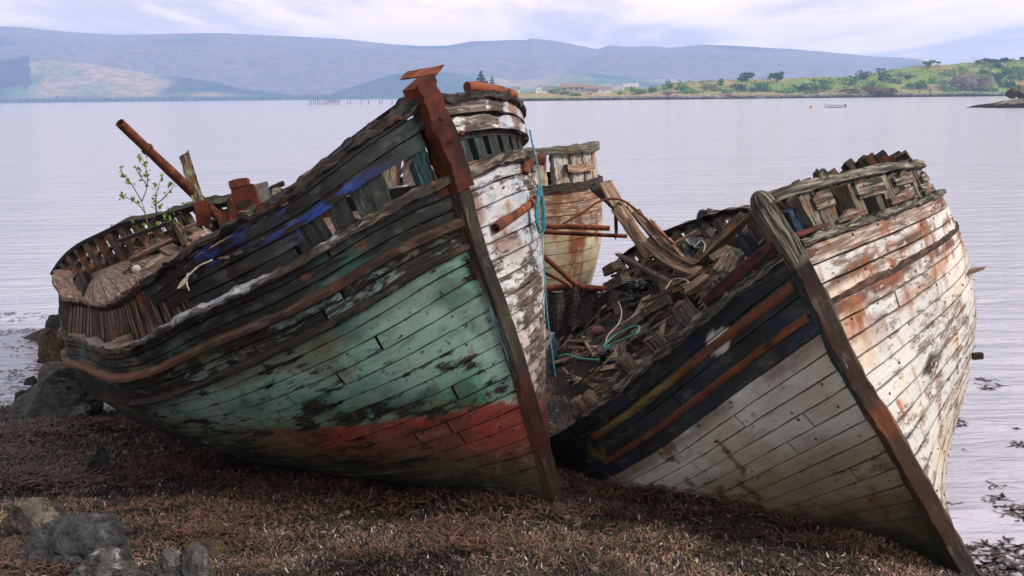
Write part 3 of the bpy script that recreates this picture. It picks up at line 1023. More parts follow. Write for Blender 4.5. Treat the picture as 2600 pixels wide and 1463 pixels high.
mb = MB()
NQ = 16
for k0, k1, N_, sd_ in ((const(0), b2, NQ, 500), (b2, b0, 4, 600)):
    rows(HB, mb, -1, 0, SEND, [between(k0, k1, k / N_) for k in range(N_ + 1)], colBs, seed=sd_, step=.03, butts=1, gap=.004, nv=6)
rows(HB, mb, -1, SEND, .8, [between(const(0), b0, k / 14) for k in range(15)], colBs, seed=700, step=.15, butts=0)
tag(mb.build('hull_planking', M_GREYW, white), 'navy upper strakes over dull white lower strakes')


def colBp(S, V, arc, P):
    n1 = fbm(P * 1.1, 4, 221)
    n2 = fbm(P * A([2.2, 2.2, 6.]), 4, 231)
    n3 = fbm(P * 7, 3, 241)
    c = lerp((.66, .585, .52), (.58, .55, .52), sst(n1, .4, .6))
    c = lerp(c, A([.68, .52, .38]), sst(n2, .52, .62) * .6)
    d = (.862 - V) / .0431
    top = sst(d, 1.05, .8) * sst(n2 + (1 - d) * .2, .34, .46)
    c = lerp(c, A([.10, .022, .014]), top * .95)
    st1 = sst(np.abs(d - 2.05 + (n1 - .5) * 1.2), .6, .15) * sst(n2, .40, .50)
    c = lerp(c, A([.10, .030, .013]), st1 * .95)
    st2 = sst(np.abs(d - 3.4), .45, .25) * sst(n3 * .5 + n2 * .5, .40, .5)
    c = lerp(c, A([.11, .034, .018]), st2 * .95)
    org = sst(np.abs(d - 4.6), .9, .4) * sst(n2, .46, .56)
    c = lerp(c, A([.36, .13, .05]), org * .65)
    run = fbm(np.stack([arc * 9, d * .55, arc * 0 + 3], -1), 3, 251)
    c = lerp(c, A([.26, .085, .03]), sst(run, .58, .68) * sst(d, 8, 3) * .8)
    c = lerp(c, A([.35, .33, .33]), sst(arc, 2.1, 2.9) * sst(d, 4.3, 5.2) * .75)
    black = sst(np.abs(d - 9.2) + np.abs(arc - 1.05) * 2.5 + (n3 - .5) * 1.2, .8, .4)
    c = lerp(c, A([.02, .016, .014]), black)
    c = lerp(c, A([.50, .42, .33]), sst(d, 11, 15) * .6)
    c = lerp(c, A([.45, .34, .22]), sst(d, 15, 18) * sst(n1, .4, .55) * .7)
    c = lerp(c, A([.10, .085, .05]), sst(d, 18.3, 19.6))
    wv = .16 + .25 * sst(n1, .48, .62) + .3 * top
    rs = .07 + .30 * sst(n3, .53, .64) + .12 * sst(d, 6, 2)
    return c, wv, rs


mb = MB()
NR = 20
eb = [(lambda s, k=k: .862 * k / NR + 0 * s) for k in range(NR + 1)]
rows(HB, mb, 1, 0, .55, eb, colBp, seed=801, step=.032, butts=2, gap=.005, nv=6)
rows(HB, mb, 1, .55, 1, [between(const(0), const(.84), k / 10) for k in range(11)], colBp, seed=901, step=.25, butts=0)
tag(mb.build('hull_planking', M_WHITE, white), 'cream planking with bare tan patches and rust stains')
mb = MB()
shell(HB, mb, 1, .003, .99, const(.01), const(.85), -.07)
shell(HB, mb, -1, .003, .24, const(.01), const(.85), -.07)
shell(HB, mb, -1, .24, .99, const(.01), const(.84), -.07)
mb.build('inner_lining', M_LINING, white, smooth=False)
mb = MB()
HB.moulding(mb, 1, 0, .34, const(.871), .05, -.05, .045, flatcol((.05, .04, .026), .7, .1), jit=.02, seed=21, step=.03, rag=.02)
mb.build('covering_board', M_MOSS, white)
mb = MB()
HB.moulding(mb, 1, 0, .40, const(.737), .045, -.02, .016, flatcol((.09, .034, .02), .5, .3), jit=.012, seed=22, rag=.012, step=.05)
mb.build('rub_rail', M_NAVY, white)
mb = MB()
HB.moulding(mb, -1, 0, .165, lambda s: b0(s) + .004, .05, -.06, .04, flatcol((.025, .028, .016), .6, .1), jit=.025, seed=23, step=.03, rag=.03)
tag(mb.build('covering_board', M_MOSS, white), 'broken mossy edge of the deck')
mb = MB()
HB.moulding(mb, -1, 0.002, .165, between(b2, b0, .66), .055, -.02, .02, lambda S, V, a, P: (lerp((.10, .028, .012), (.15, .105, .03), sst(a, .9, 1.3) * sst(a, 2.3, 1.9)), np.full(S.shape, .3), np.full(S.shape, .4)), jit=.008, seed=24, step=.05)
mb.build('rub_rail', M_NAVY, white)
mb = MB()
HB.moulding(mb, -1, 0.002, .175, between(b2, b0, .25), .05, -.02, .02, flatcol((.11, .032, .012), .3, .4), jit=.008, seed=25, step=.05)
mb.build('rub_rail', M_NAVY, white)
mb = MB()
HB.strip(mb, -1, .0, .036, lambda s: b0(s) + .015, lambda s: b0(s) + .05 + 0 * s, flatcol((.06, .008, .009), .4, .1), off=.0, seed=31, ragged=.05)
mb.build('red_strake', M_NAVY, white)
mb = MB()
HB.strip(mb, 1, .0, .02, const(.885), const(.905), flatcol((.10, .012, .013), .35, .1), off=.02, seed=33, ragged=.04)
mb.build('red_strake', M_NAVY, white)
nails(HB, 1, .3, .02, const(.862), 20, white, M_RUSTD, 8, .30)
nails(HB, -1, .18, .02, b2, 16, white, M_RUSTD, 9, .34)
# cap board on the port bow, frames below it
mb = MB()
HB.strip(mb, 1, .0, .205, const(.974), const(1.0), flatcol((.17, .15, .12), .75, .15), off=.02, th=.09, seed=41, gap=0, ragged=.02)
mb.build('cap_rail', M_MOSS, white)
mb = MB()
HB.moulding(mb, 1, .60, .97, const(.985), .16, -.09, .06, flatcol((.16, .11, .075), .7, .3), jit=.05, seed=42, step=.15)
mb.build('cap_rail', M_MOSS, white)
mb = MB()
HB.strip(mb, 1, .50, .98, const(.86), const(.91), flatcol((.10, .07, .05), .7, .3), step=.2, seed=43, ragged=.1)
mb.build('bulwark_strake', M_MOSS, white)
rb = random.Random(9)
tones = [(.26, .23, .17), (.12, .11, .075), (.34, .31, .26), (.16, .13, .09), (.05, .045, .035)]
for i, s in enumerate(HB.sgrid(.018, .20, .21, .9, 1)[0]):
    if i == 2:
        continue
    post(HB, 'frame', M_MOSS, white, 1, s + rb.uniform(-.004, .004), .82, .975, -.09, rb.uniform(.07, .19), .11, tones[i % 5], .45, .35)
for i, s in enumerate(HB.sgrid(.19, .60, .15, .9, 1)[0]):
    post(HB, 'frame', M_BLACKW, white, 1, s, .80, 1.02 + .085 * math.sin(math.pi * min(1, max(0, (s - .19) / .42))) + rb.uniform(-.01, .035), -.1, rb.uniform(.07, .13), .10, rb.choice([(.07, .045, .03), (.12, .05, .03), (.05, .04, .03)]), .7, .4)
for i, s in enumerate(HB.sgrid(.62, .95, .30, .9, 1)[0]):
    post(HB, 'frame', M_TIMBER, white, 1, s, .72, .97, -.12, rb.uniform(.1, .16), .1, (.11, .08, .055), .6, .3)
# rags of bulwark plank left on the port frames, and litter on its edge
for i, (s0, s1, k0, k1, tone) in enumerate(((.02, .034, .5, 1.0, (.4, .37, .32)), (.055, .085, .45, 1.0, (.36, .33, .28)), (.03, .055, .0, .35, (.3, .27, .22)), (.085, .125, .0, .45, (.10, .085, .06)), (.10, .135, .55, 1.0, (.2, .18, .15)), (.145, .2, .0, .4, (.05, .045, .035)), (.16, .2, .5, .95, (.36, .33, .3)))):
    mb = MB()
    HB.strip(mb, 1, s0, s1, between(const(.885), const(.968), k0), between(const(.885), const(.968), k1), flatcol(tone, .7, .4), off=-.01, seed=60 + i, ragged=.12, gap=.001, step=.02)
    mb.build('bulwark_remnant', M_MOSS, white)
for i in range(16):
    s_ = rb.uniform(.02, .2)
    mb = MB()
    a_ = HB.pt(s_, rb.choice([.875, .99]), 1, rb.uniform(-.1, .03))
    mb.beam(a_, a_ + A([rb.uniform(-.1, .1), rb.uniform(-.03, .03), rb.uniform(.03, .09)]), rb.uniform(.015, .04), .02, n=3, jit=.4, split=.04, C=rb.choice([(.06, .05, .04), (.2, .16, .12)]), W=.7)
    mb.build('torn_timber', M_MOSS, white)
# sawn frame heads along the broken starboard edge
for i, s in enumerate((.028, .039, .052, .066, .08, .094, .108, .122, .136)):
    v0 = float(b0(s))
    post(HB, 'frame', M_TIMBER, white, -1, s, v0 - .07, v0 + (.05, .012, .06, .02, .05, .01, .055, .03, .02)[i], -.14, .095, .11, rb.choice([(.09, .075, .055), (.05, .042, .03), (.2, .18, .16)]), .6, .1)
for i, s in enumerate((.146, .153, .160, .168, .177)):
    v0 = float(b0(s))
    post(HB, 'frame', M_PALE, white, -1, s, v0 - .13, v0 + (.05, .02, .06, .03, .0)[i], -.05, .075, .08, (.30, .24, .18), .6, .2)
# blue cheek pieces either side of the stem
post(HB, 'cheek', M_NAVY, white, -1, .009, .84, .955, -.12, .11, .04, (.004, .008, .028), .3, .05)
post(HB, 'cheek', M_NAVY, white, 1, .014, .84, .955, -.12, .2, .06, (.012, .06, .11), .45, .1)
# stem with its rounded mossy head
mb = MB()


def colStB(Wv, J, P):
    n1 = fbm(P * A([7, 7, 2.2]), 3, 191)
    c = lerp((.040, .011, .008), (.008, .006, .005), sst(n1, .42, .58))
    left = (J == 0) | (J == 1)
    c = np.where(left[..., None], lerp((.016, .05, .052), (.015, .02, .022), sst(n1, .45, .6)), c)
    c = np.where((J == 5)[..., None], lerp(c, A([.3, .27, .24]), sst(n1, .45, .55)), c)
    hd = sst(Wv, .845, .86)
    c = lerp(c, lerp((.05, .038, .02), (.32, .27, .18), sst(n1, .42, .6)), hd)
    c = lerp(c, A([.17, .045, .012]), sst(Wv, .52, .48) * sst(Wv, .40, .44) * .9)
    c = lerp(c, A([.05, .018, .009]), sst(Wv, .42, .38))
    c = lerp(c, A([.012, .010, .008]), sst(Wv, .16, .1))
    return c, .35 + .35 * hd, .1 + 0 * Wv


stem_post(HB, mb, -.14, .985, colStB, n=46, front=.06, back=.11, hw=.074, jit=.007)
mb.build('stem', M_MOSS, white)
mb = MB()
ring = np.linspace(0, math.pi / 2, 5)
ctr = HB.fair(A([[HB.base(0.0, .985, 1)[0], 0, HB.Hb * .985]]))[0]
P = A([[ctr + A([.01, 0, 0]) + A([math.cos(t) * .10 * math.cos(a), math.sin(t) * .078 * math.cos(a), .10 * math.sin(a) - .01]) for t in np.linspace(0, 2 * math.pi, 15)[:-1]] for a in ring])
mb.grid(P, np.stack([P[..., 2] * 1, np.repeat(np.linspace(0, .6, 14)[None], 5, 0)], -1), (.17, .14, .085), .6, .15, wrap=True, flip=True)
mb.build('stem_head', M_MOSS, white)
# bow deck boards
mb = MB()
for j in range(12):
    s, arc = HB.sgrid(.012, .23, .1, .8, 1)
    l, r_ = HB.pt(s, np.full_like(s, .80), -1, np.full_like(s, -.12)), HB.pt(s, np.full_like(s, .80), 1, np.full_like(s, -.12))
    ks = [(j + .03) / 12, (j + .03) / 12, (j + .5) / 12, (j + .97) / 12, (j + .97) / 12]
    n_ = len(s) - (rb.randint(0, 8) if j < 9 else 0)
    P = np.stack([l + (r_ - l) * k - A([0, 0, .03 if q in (0, 4) else 0]) for q, k in enumerate(ks)], 1)[:n_]
    U = np.stack([np.repeat(arc[:, None], 5, 1) + j * 2.3, np.repeat(A([[0, .03, .09, .15, .18]]), len(s), 0) + j * .7], -1)[:n_]
    mb.grid(P, U, (.44, .39, .33), .42, .25)
mb.build('deck', M_PALE, white)
# collapsed hold
mb = MB()
s, arc = HB.sgrid(.13, .985, .12, .8, 1)
l, r_ = HB.pt(s, np.full_like(s, .84), -1, np.full_like(s, -.06)), HB.pt(s, np.full_like(s, .70), 1, np.full_like(s, -.1))
ks = np.linspace(0, 1, 26)
P = l[:, None] + (r_ - l)[:, None] * ks[None, :, None]
P[..., 2] += (fbm(P * 2.4, 4, 61) - .45) * .55 * np.minimum(1, 6 * ks * (1 - ks))[None]
mb.grid(P, None, (.03, .02, .016), 1, 0)
mb.build('hold_floor', M_NET, white)
# square bolt end on the far side
mb = MB()
p = HB.local(unproj(2470, 905, 8.0))
q = HB.local(unproj(2494, 903, 8.0))
mb.beam(p, q, .05, .05, up=(0, 0, 1), n=2, jit=.05, C=(.012, .01, .01), W=.2)
mb.build('bolt_end', M_BLACKW, white)

# ------------------------------------------------------------------ third wreck behind
TC = A([-.62, 15.75, 0])
third = empty('grey_wreck', Matrix.Translation((-.62, 15.75, 0)), 'round-ended grey and tan wreck standing upright behind the two nearer boats', 'boat')


def cpt(th, z, off=0.0):
    """hull of the third wreck: th runs round the end, z up"""
    k = sst(z, -.6, 1.3) * .18 + .84 - .05 * sst(z, 1.5, 2.6)
    return np.stack([(1.98 + off) * k * np.sign(np.cos(th)) * np.abs(np.cos(th)) ** .8, (1.45 + off) * k * np.sign(np.sin(th)) * np.abs(np.sin(th)) ** .9, z + .05 * np.cos(th)], -1)


def colC(th, z):
    P = cpt(th, z)
    n1 = fbm(P * 1.6, 4, 321)
    n2 = fbm(P * A([5, 5, 1.3]), 3, 331)
    c = lerp((.34, .27, .16), (.46, .40, .27), sst(n1, .4, .6))
    c = lerp(c, A([.24, .21, .11]), sst(z, 1.1, .6) * .8)
    c = lerp(c, A([.24, .06, .02]), sst(n2, .5, .58) * sst(z, .9, 1.15) * sst(z, 1.72, 1.5))
    c = lerp(c, A([.08, .05, .035]), sst(z, 1.42, 1.52) * sst(n1 + n2 * .4, .55, .75) * .85)
    c = lerp(c, A([.46, .45, .44]), sst(z, 1.35, 1.5) * sst(n2, .46, .56) * .8)
    return c, .3 + .35 * sst(z, 1.3, 1.6), .25 + .35 * sst(n2, .5, .6)


mb = MB()
th = np.linspace(-math.pi * .98, math.pi * .98, 110)
zs = np.linspace(-.6, 1.95, 15)
for i in range(14):
    z0, z1 = zs[i] + .006, zs[i + 1] - .006
    zz = A([z0, z0, (z0 + z1) / 2, z1, z1])
    oo = A([-.04, 0, 0, 0, -.04])
    T2, Z2 = np.meshgrid(th, zz, indexing='ij')
    P = cpt(T2, Z2, np.repeat(oo[None], len(th), 0))
    cc, wv, rs = colC(T2, Z2)
    U = np.stack([T2 * 1.7 + i * 3.3, Z2 + i], -1)
    mb.grid(P, U, cc.reshape(-1, 3), wv, rs)
mb.build('hull_planking', M_PALE, third)
mb = MB()
T2, Z2 = np.meshgrid(th, np.linspace(-.6, 1.93, 6), indexing='ij')
mb.grid(cpt(T2, Z2, -.06), None)
T2, Z2 = np.meshgrid(th, A([1.5, 1.5]), indexing='ij')
P = cpt(T2, Z2, -.05)
P[:, 1] *= (0, 0, 1)
mb.grid(P, None)
mb.build('inner_lining', M_LINING, third)
for zc_, hh, nm, mt, cc in ((1.99, .05, 'covering_board', M_BLACKW, (.06, .045, .03)), (2.51, .05, 'cap_rail', M_MOSS, (.26, .21, .14)), (2.24, .05, 'bulwark_strake', M_PALE, (.42, .27, .16))):
    mb = MB()
    t_ = th if nm == 'covering_board' else (np.linspace(-2.9, .12, 60) if nm == 'cap_rail' else np.linspace(-.85, -.42, 14))
    zz = A([zc_ - hh, zc_ - hh, zc_ + hh, zc_ + hh, zc_ + hh])
    oo = A([-.12, .05, .05, -.14, -.14])
    T2, Z2 = np.meshgrid(t_, zz, indexing='ij')
    P = cpt(T2, Z2, np.repeat(oo[None], len(t_), 0))
    P[..., 2] += (vnoise(P * 7, 3) - .5) * .05
    mb.grid(P, np.stack([T2 * 1.7, Z2 + np.arange(5)[None] * .1], -1), cc, .7, .25)
    mb.build(nm, mt, third)
for i in range(30):
    t_ = -math.pi * .93 + i * .205
    if not -2.9 < t_ < .15:
        continue
    mb = MB()
    wdt = rb.uniform(.16, .30)
    mb.beam(cpt(t_, A(1.9), -.08), cpt(t_, A(2.46), -.08), wdt, .1, up=(math.cos(t_), math.sin(t_), 0), C=rb.choice([(.5, .4, .26), (.5, .48, .44), (.14, .1, .07)]), W=.45, RS=.5)
    mb.build('frame', M_PALE, third)


# ------------------------------------------------------------------ ground, water, weed
mb = MB()
gx = np.linspace(-14, 12, 230)
gy = np.linspace(2.5, 24, 230)
X, Y = np.meshgrid(gx, gy, indexing='ij')
Z = ground_z(X, Y)
Z = Z + (fbm(np.stack([X * 1.3, Y * 1.3, X * 0], -1), 4, 501) - .5) * .20 * sst(Y, 30, 4) + (fbm(np.stack([X * 6, Y * 6, X * 0], -1), 3, 511) - .5) * .05
GZ = Z
P = np.stack([X, Y, Z], -1)
n1 = fbm(P * A([.9, .9, 0]), 4, 521)
mb.grid(P, np.stack([X, Y], -1), lerp((.05, .034, .024), (.10, .066, .05), sst(n1, .4, .62)).reshape(-1, 3), .5, 0)
m_, t = newmat('weedy_shingle')
tc_ = t.n('ShaderNodeTexCoord')
ac = t.n('ShaderNodeAttribute', attribute_name='col')
a_ = t.noise((tc_, 'Object'), 30, 8, .7)
b_ = t.noise((tc_, 'Object'), 7, 5, .6)
c_ = t.mix(t.rng(a_, .36, .62), (.010, .008, .007), (ac, 'Color'))
c_ = t.mix(t.rng(b_, .45, .75, 0, .45), c_, (.09, .06, .024))
finish(t, c_, t.rng(a_, .3, .7, .35, .8), a_, 1.0, .03, .45)
tag(mb.build('beach_ground', m_, None), kind='structure')

WS = 6000.0
me = bpy.data.meshes.new('sea_water')
me.from_pydata([(-WS, -WS, 0), (WS, -WS, 0), (WS, WS, 0), (-WS, WS, 0)], [], [(0, 1, 2, 3)])
m_, t = newmat('sea_surface')
tc_ = t.n('ShaderNodeTexCoord')
n1_ = t.noise(t.scale((tc_, 'Object'), (.40, 2.1, 1)), 1.0, 6, .6, .5)
n2_ = t.noise(t.scale((tc_, 'Object'), (.05, .16, 1)), 1.0, 4, .6, .4)
n3_ = t.noise(t.scale((tc_, 'Object'), (2.6, 8.5, 1)), 1.0, 3, .5, .3)
hh_ = t.math('ADD', t.math('MULTIPLY', n1_, 1.0), t.math('ADD', t.math('MULTIPLY', n2_, 2.2), t.math('MULTIPLY', n3_, .16)))
finish(t, (.45, .435, .52), .10, hh_, .9, .22, .5)
me.materials.append(m_)
o = bpy.data.objects.new('sea_water', me)
col.objects.link(o)
tag(o, kind='structure')


def strips(name, N, fx, fcol, lab, zoff=0.0, flat=False, L=(.025, .08), W=(.0025, .0062), seed=1, mat=None, on=None):
    """many small weed ribbons as one object"""
    g = np.random.default_rng(seed)
    pts = fx(g, N)
    n = len(pts)
    a = g.uniform(0, 2 * math.pi, n)
    ln = g.uniform(*L, n)
    wd = g.uniform(*W, n)
    cv = g.uniform(-1.6, 1.6, n)
    zz = on(pts) if on is not None else ground_z(pts[:, 0], pts[:, 1]) + (fbm(np.c_[pts * 1.3, 0 * ln], 4, 501) - .5) * .20 + (fbm(np.c_[pts * 6, 0 * ln], 3, 511) - .5) * .05
    V = np.zeros((n, 8, 3))
    for k in range(4):
        t_ = k / 3
        ang = a + cv * t_
        if k == 0:
            cx, cy = pts[:, 0].copy(), pts[:, 1].copy()
        else:
            cx = cx + np.cos(ang) * ln / 3
            cy = cy + np.sin(ang) * ln / 3
        z = zz + zoff + (0 if flat else g.uniform(0, .03, n) * (.3 + t_)) 
        w_ = wd * (.6, 1, .9, .35)[k]
        tl = 0 if flat else g.uniform(-.6, .6, n)
        V[:, 2 * k] = np.stack([cx - np.sin(ang) * w_, cy + np.cos(ang) * w_, z + tl * w_], -1)
        V[:, 2 * k + 1] = np.stack([cx + np.sin(ang) * w_, cy - np.cos(ang) * w_, z - tl * w_], -1)
    base = np.arange(n)[:, None, None] * 8
    F = (base + A([[0, 1, 3, 2], [2, 3, 5, 4], [4, 5, 7, 6]])[None]).reshape(-1, 4)
    me = bpy.data.meshes.new(name)
    me.vertices.add(n * 8)
    me.vertices.foreach_set('co', V.astype(np.float32).ravel())
    me.loops.add(len(F) * 4)
    me.loops.foreach_set('vertex_index', F.astype(np.int32).ravel())
    me.polygons.add(len(F))
    me.polygons.foreach_set('loop_start', np.arange(0, len(F) * 4, 4, dtype=np.int32))
    me.polygons.foreach_set('use_smooth', np.ones(len(F), dtype=bool))
    me.update(calc_edges=True)
    at = me.attributes.new('col', 'FLOAT_COLOR', 'POINT')
    C = fcol(g, pts)
    at.data.foreach_set('color', np.repeat(np.c_[C, np.ones(n)], 8, 0).astype(np.float32).ravel())
    me.materials.append(mat)
    o = bpy.data.objects.new(name, me)
    col.objects.link(o)
    return tag(o, lab, 'seaweed', kind='stuff')


m_, t = newmat('wet_wrack')
ac = t.n('ShaderNodeAttribute', attribute_name='col')
finish(t, (ac, 'Color'), .5, None, spec=.4)
M_WEED = m_


def weedpts(g, N):
    p = np.c_[g.uniform(-8.0, 3.8, N * 4), g.uniform(4.4, 11.5, N * 4)]
    z = ground_z(p[:, 0], p[:, 1])
    d = fbm(np.c_[p * 1.6, 0 * z], 4, 541)
    keep = (z > -.06) & ((np.abs(p[:, 0] / p[:, 1]) < .62) | (g.uniform(0, 1, len(z)) < .45)) & (g.uniform(0, 1, len(z)) < .25 + 1.5 * sst(d, .4, .62)) & (g.uniform(0, 1, len(z)) < (5.5 / p[:, 1]) ** 1.3 + .1)
    return p[keep][:N]


def weedcol(g, p):
    n = len(p)
    d = fbm(np.c_[p * 1.1, np.zeros(n)], 4, 551)
    k = g.uniform(0, 1, n)
    c = lerp((.045, .023, .016), (.21, .125, .09), k)
    oc = sst(d, .5, .58) * (g.uniform(0, 1, n) < .55)
    c = lerp(c, lerp((.07, .05, .014), (.27, .19, .065), k), oc)
    pk = sst(p[:, 0], -.6, 1.2) * (g.uniform(0, 1, n) < .6)
    c = lerp(c, lerp((.09, .045, .034), (.34, .19, .14), k), pk)
    dd_ = fbm(np.c_[p * 1.9, np.ones(n)], 4, 553)
    c = c * (.25 + .80 * sst(dd_, .38, .6))[:, None]
    c = lerp(c, A([.012, .010, .009]), (g.uniform(0, 1, n) < .30) * 1.0)
    c = lerp(c, A([.45, .39, .35]), (g.uniform(0, 1, n) < .025) * 1.0)
    return c


strips('beach_seaweed', 230000, weedpts, weedcol, 'brown and ochre wrack carpeting the foreshore in front of the wrecks', mat=M_WEED, seed=5)


def floatpts(g, N):
    p = np.concatenate([np.c_[g.uniform(3.2, 6.5, N * 3), g.uniform(6.2, 12, N * 3)], np.c_[g.uniform(-8.5, -4.6, N), g.uniform(10.3, 16, N)]])
    z = ground_z(p[:, 0], p[:, 1])
    d = fbm(np.c_[p * A([1.1, 2.2]), 0 * z], 4, 561)
    d2 = fbm(np.c_[p * A([5, 8]), 0 * z], 3, 571)
    sh = np.where(p[:, 0] > 0, sst(p[:, 1] - (p[:, 0] - 3.2) * .25, 8.7, 7.0), sst(p[:, 1], 15.5, 11.5) * .9)
    keep = (z < .02) & (d * .6 + d2 * .4 > .62 - .17 * sh)
    p = p[keep]
    return p[g.permutation(len(p))[:N]]


strips('floating_seaweed', 9000, floatpts, lambda g, p: lerp((.02, .014, .012), (.10, .06, .045), g.uniform(0, 1, len(p))), 'dark scraps of wrack floating on the shallows', zoff=.006, flat=True, L=(.03, .10), W=(.004, .012), seed=8, mat=M_WEED, on=lambda p: 0 * p[:, 0])

# ------------------------------------------------------------------ rocks
import bmesh
_bm = bmesh.new()
bmesh.ops.create_icosphere(_bm, subdivisions=5, radius=1)
ICO_V = A([v.co[:] for v in _bm.verts])
ICO_F = [tuple(v.index for v in f.verts) for f in _bm.faces]
_bm.free()


def rock_mat(name, c1, c2, lich=(.3, .29, .27), lamt=.5, wet=.6, lt=.60):
    m, t = newmat(name)
    tc_ = t.n('ShaderNodeTexCoord')
    a = t.noise((tc_, 'Object'), 9, 9, .7, .2)
    b = t.noise((tc_, 'Object'), 2.4, 6, .65, .3)
    c = t.mix(t.rng(a, .33, .68), c1, c2)
    nz = t.n('ShaderNodeSeparateXYZ', {'Vector': (t.n('ShaderNodeNewGeometry'), 'Normal')})
    lm = t.math('MULTIPLY', t.rng(t.math('ADD', b, t.math('MULTIPLY', (nz, 2), .10)), .60, .70), lamt)
    c = t.mix(lm, c, lich)
    c = t.mix(t.math('MULTIPLY', t.rng(t.noise((tc_, 'Object'), 5.5, 6, .7, 1.2), .47, .40), .8), c, (.004, .004, .004))
    finish(t, c, wet, a, 1.0, .05, .35)
    return m


M_ROCKD = rock_mat('dark_wet_rock', (.008, .008, .009), (.06, .057, .06), (.2, .19, .18), .45, .62)
M_ROCKB = rock_mat('brown_rock', (.035, .027, .02), (.14, .11, .085), (.24, .22, .15), .5, .7)
M_ROCKG = rock_mat('grey_rock', (.03, .029, .027), (.13, .12, .11), (.5, .47, .45), .8, .7)
M_ROCKW = rock_mat('lichen_rock', (.04, .036, .032), (.16, .15, .14), (.85, .82, .82), 1.0, .75, .52)
M_ROCKO = rock_mat('weedy_rock', (.02, .015, .008), (.10, .065, .025), (.16, .11, .04), .7, .6)


def rock(px0, px1, py0, py1, mat, label, seed, cuts=11, sink=.2, name='rock', group='boulders on the foreshore', dd=None):
    g = np.random.default_rng(seed)
    b = hitground((px0 + px1) / 2, py1 - (py1 - py0) * .12)
    if b[2] < 0:
        b = hitplane((px0 + px1) / 2, py1 - (py1 - py0) * .12, (0, 0, 0), A([0, 0, 1.0]))
    d = b[1] * cp - (b[2] - CAMH) * sp
    sx = (px1 - px0) / FPX * d / 2 * 1.06
    sz = (py1 - py0) / FPX * d * .58
    sy = sx * g.uniform(.65, .85)
    V = ICO_V.copy()
    for _ in range(cuts):
        n = g.normal(size=3)
        n[2] = abs(n[2]) * .9
        n /= np.linalg.norm(n)
        k = g.uniform(.52, .80)
        e = V @ n - k
        V = V - np.where(e > 0, e * .99, 0)[:, None] * n
    V *= 1 + (fbm(V * 1.7 + seed * 5, 5, seed, .55) - .5)[:, None] * .22
    rg_ = np.abs(fbm(V * 2.6 + seed * 2, 4, seed + 6, .6) - .5) * 2
    V *= 1 - sst(rg_, .18, .0)[:, None] * .07 + (fbm(V * 7 + seed * 3, 3, seed + 4) - .5)[:, None] * .09
    mn, mx = V.min(0), V.max(0)
    V = (V - (mn + mx) / 2) / ((mx - mn) / 2)
    V = V * A([sx, sy, sz * 1.1])
    # sharpen flat faces via the cuts; seat it in the beach
    mb = MB()
    mb.add(V + A([0, 0, sz * (1 - sink)]), ICO_F, V[:, :2])
    o = mb.build(name, mat, smooth=False)
    o.location = (b[0], b[1] + sy * .1, max(float(ground_z(b[0], b[1])), -.02) - .05)
    return tag(o, label, 'rock', group)


for _i, (_x0, _x1, _y0, _y1, _l) in enumerate(((205, 262, 1010, 1052, 'black stone tucked under the turn of the green hull'), (8, 60, 1060, 1096, 'weed-hung stone at the left edge below the black boulder'), (150, 205, 1070, 1104, 'rounded dark stone in the weed right of the weed-hung one'), (60, 104, 946, 980, 'small stone awash left of the olive brown boulder'), (300, 345, 1095, 1124, 'little black stone nearest the bilge of the green wreck'), (340, 392, 1422, 1462, 'dark stone between the cracked grey and the white-splashed rocks'))):
    rock(_x0, _x1, _y0, _y1, M_ROCKD, _l, 70 + _i)
rock(2, 180, 1272, 1402, M_ROCKB, 'brown boulder with a lit flat top at the left edge of the beach', 3)
rock(60, 348, 1316, 1455, M_ROCKD, 'long dark boulder lying in front of the brown one', 8, cuts=9)
rock(180, 356, 1396, 1490, M_ROCKG, 'cracked grey boulder low at the bottom, half out of the picture', 11, cuts=9)
rock(392, 470, 1392, 1492, M_ROCKW, 'rock splashed white with lichen on its left-hand half', 14, cuts=6)
rock(462, 540, 1388, 1496, M_ROCKG, 'upright grey rock beside the white-splashed one', 17, cuts=6)
rock(228, 288, 1128, 1208, M_ROCKD, 'small dark upright rock among ochre weed', 21)
rock(98, 178, 920, 1000, M_ROCKB, 'olive brown boulder against the stern of the green wreck', 25, sink=.2)
rock(122, 262, 918, 1010, M_ROCKD, 'dark boulder wedged right under the stern of the green wreck', 27, sink=.2)
rock(18, 250, 972, 1086, M_ROCKD, 'biggest black boulder, at the water edge by the green wreck', 29, cuts=8)
rock(40, 116, 980, 1020, M_ROCKO, 'small brown rock in the water behind the black boulder', 33)
rock(428, 505, 1322, 1362, M_ROCKG, 'flat grey stone half sunk in the weed', 37)
rock(288, 332, 1250, 1290, M_ROCKB, 'small pale-topped stone in mid beach', 39)
rock(100, 190, 838, 932, M_ROCKO, 'weed-covered rock standing in the water left of the stern', 43)
rock(50, 172, 825, 862, M_ROCKO, 'low weed-hung ledge in the water off the stern', 47, sink=.45)
rock(464, 598, 1356, 1426, M_ROCKO, 'mound of reddish weed over a hidden stone', 49, sink=.4)
rock(-60, 60, 1420, 1500, M_ROCKO, 'mossy lump in the bottom left corner', 53, sink=.4)
rock(118, 165, 795, 845, M_ROCKD, 'small dark rock furthest out behind the weed-hung ledge', 57)

# weed draped over the stones
def _moundpts(g, N):
    out = []
    for px, py, r in ((60, 1110, .55), (120, 1180, .7), (250, 1090, .4), (520, 1385, .2), (60, 1220, .4), (110, 900, .55), (140, 1030, .3), (30, 1440, .3)):
        c = hitground(px, py)
        q = g.normal(size=(N // 10, 2)) * r * .5 * A([1, .6])
        out.append(q + c[:2])
    for _ in range(70):
        c = A([g.uniform(-3.2, 2.2), g.uniform(5.6, 8.6)])
        q = g.normal(size=(N // 160, 2)) * g.uniform(.06, .2) * A([1.4, .7])
        out.append(q + c)
    return np.concatenate(out)


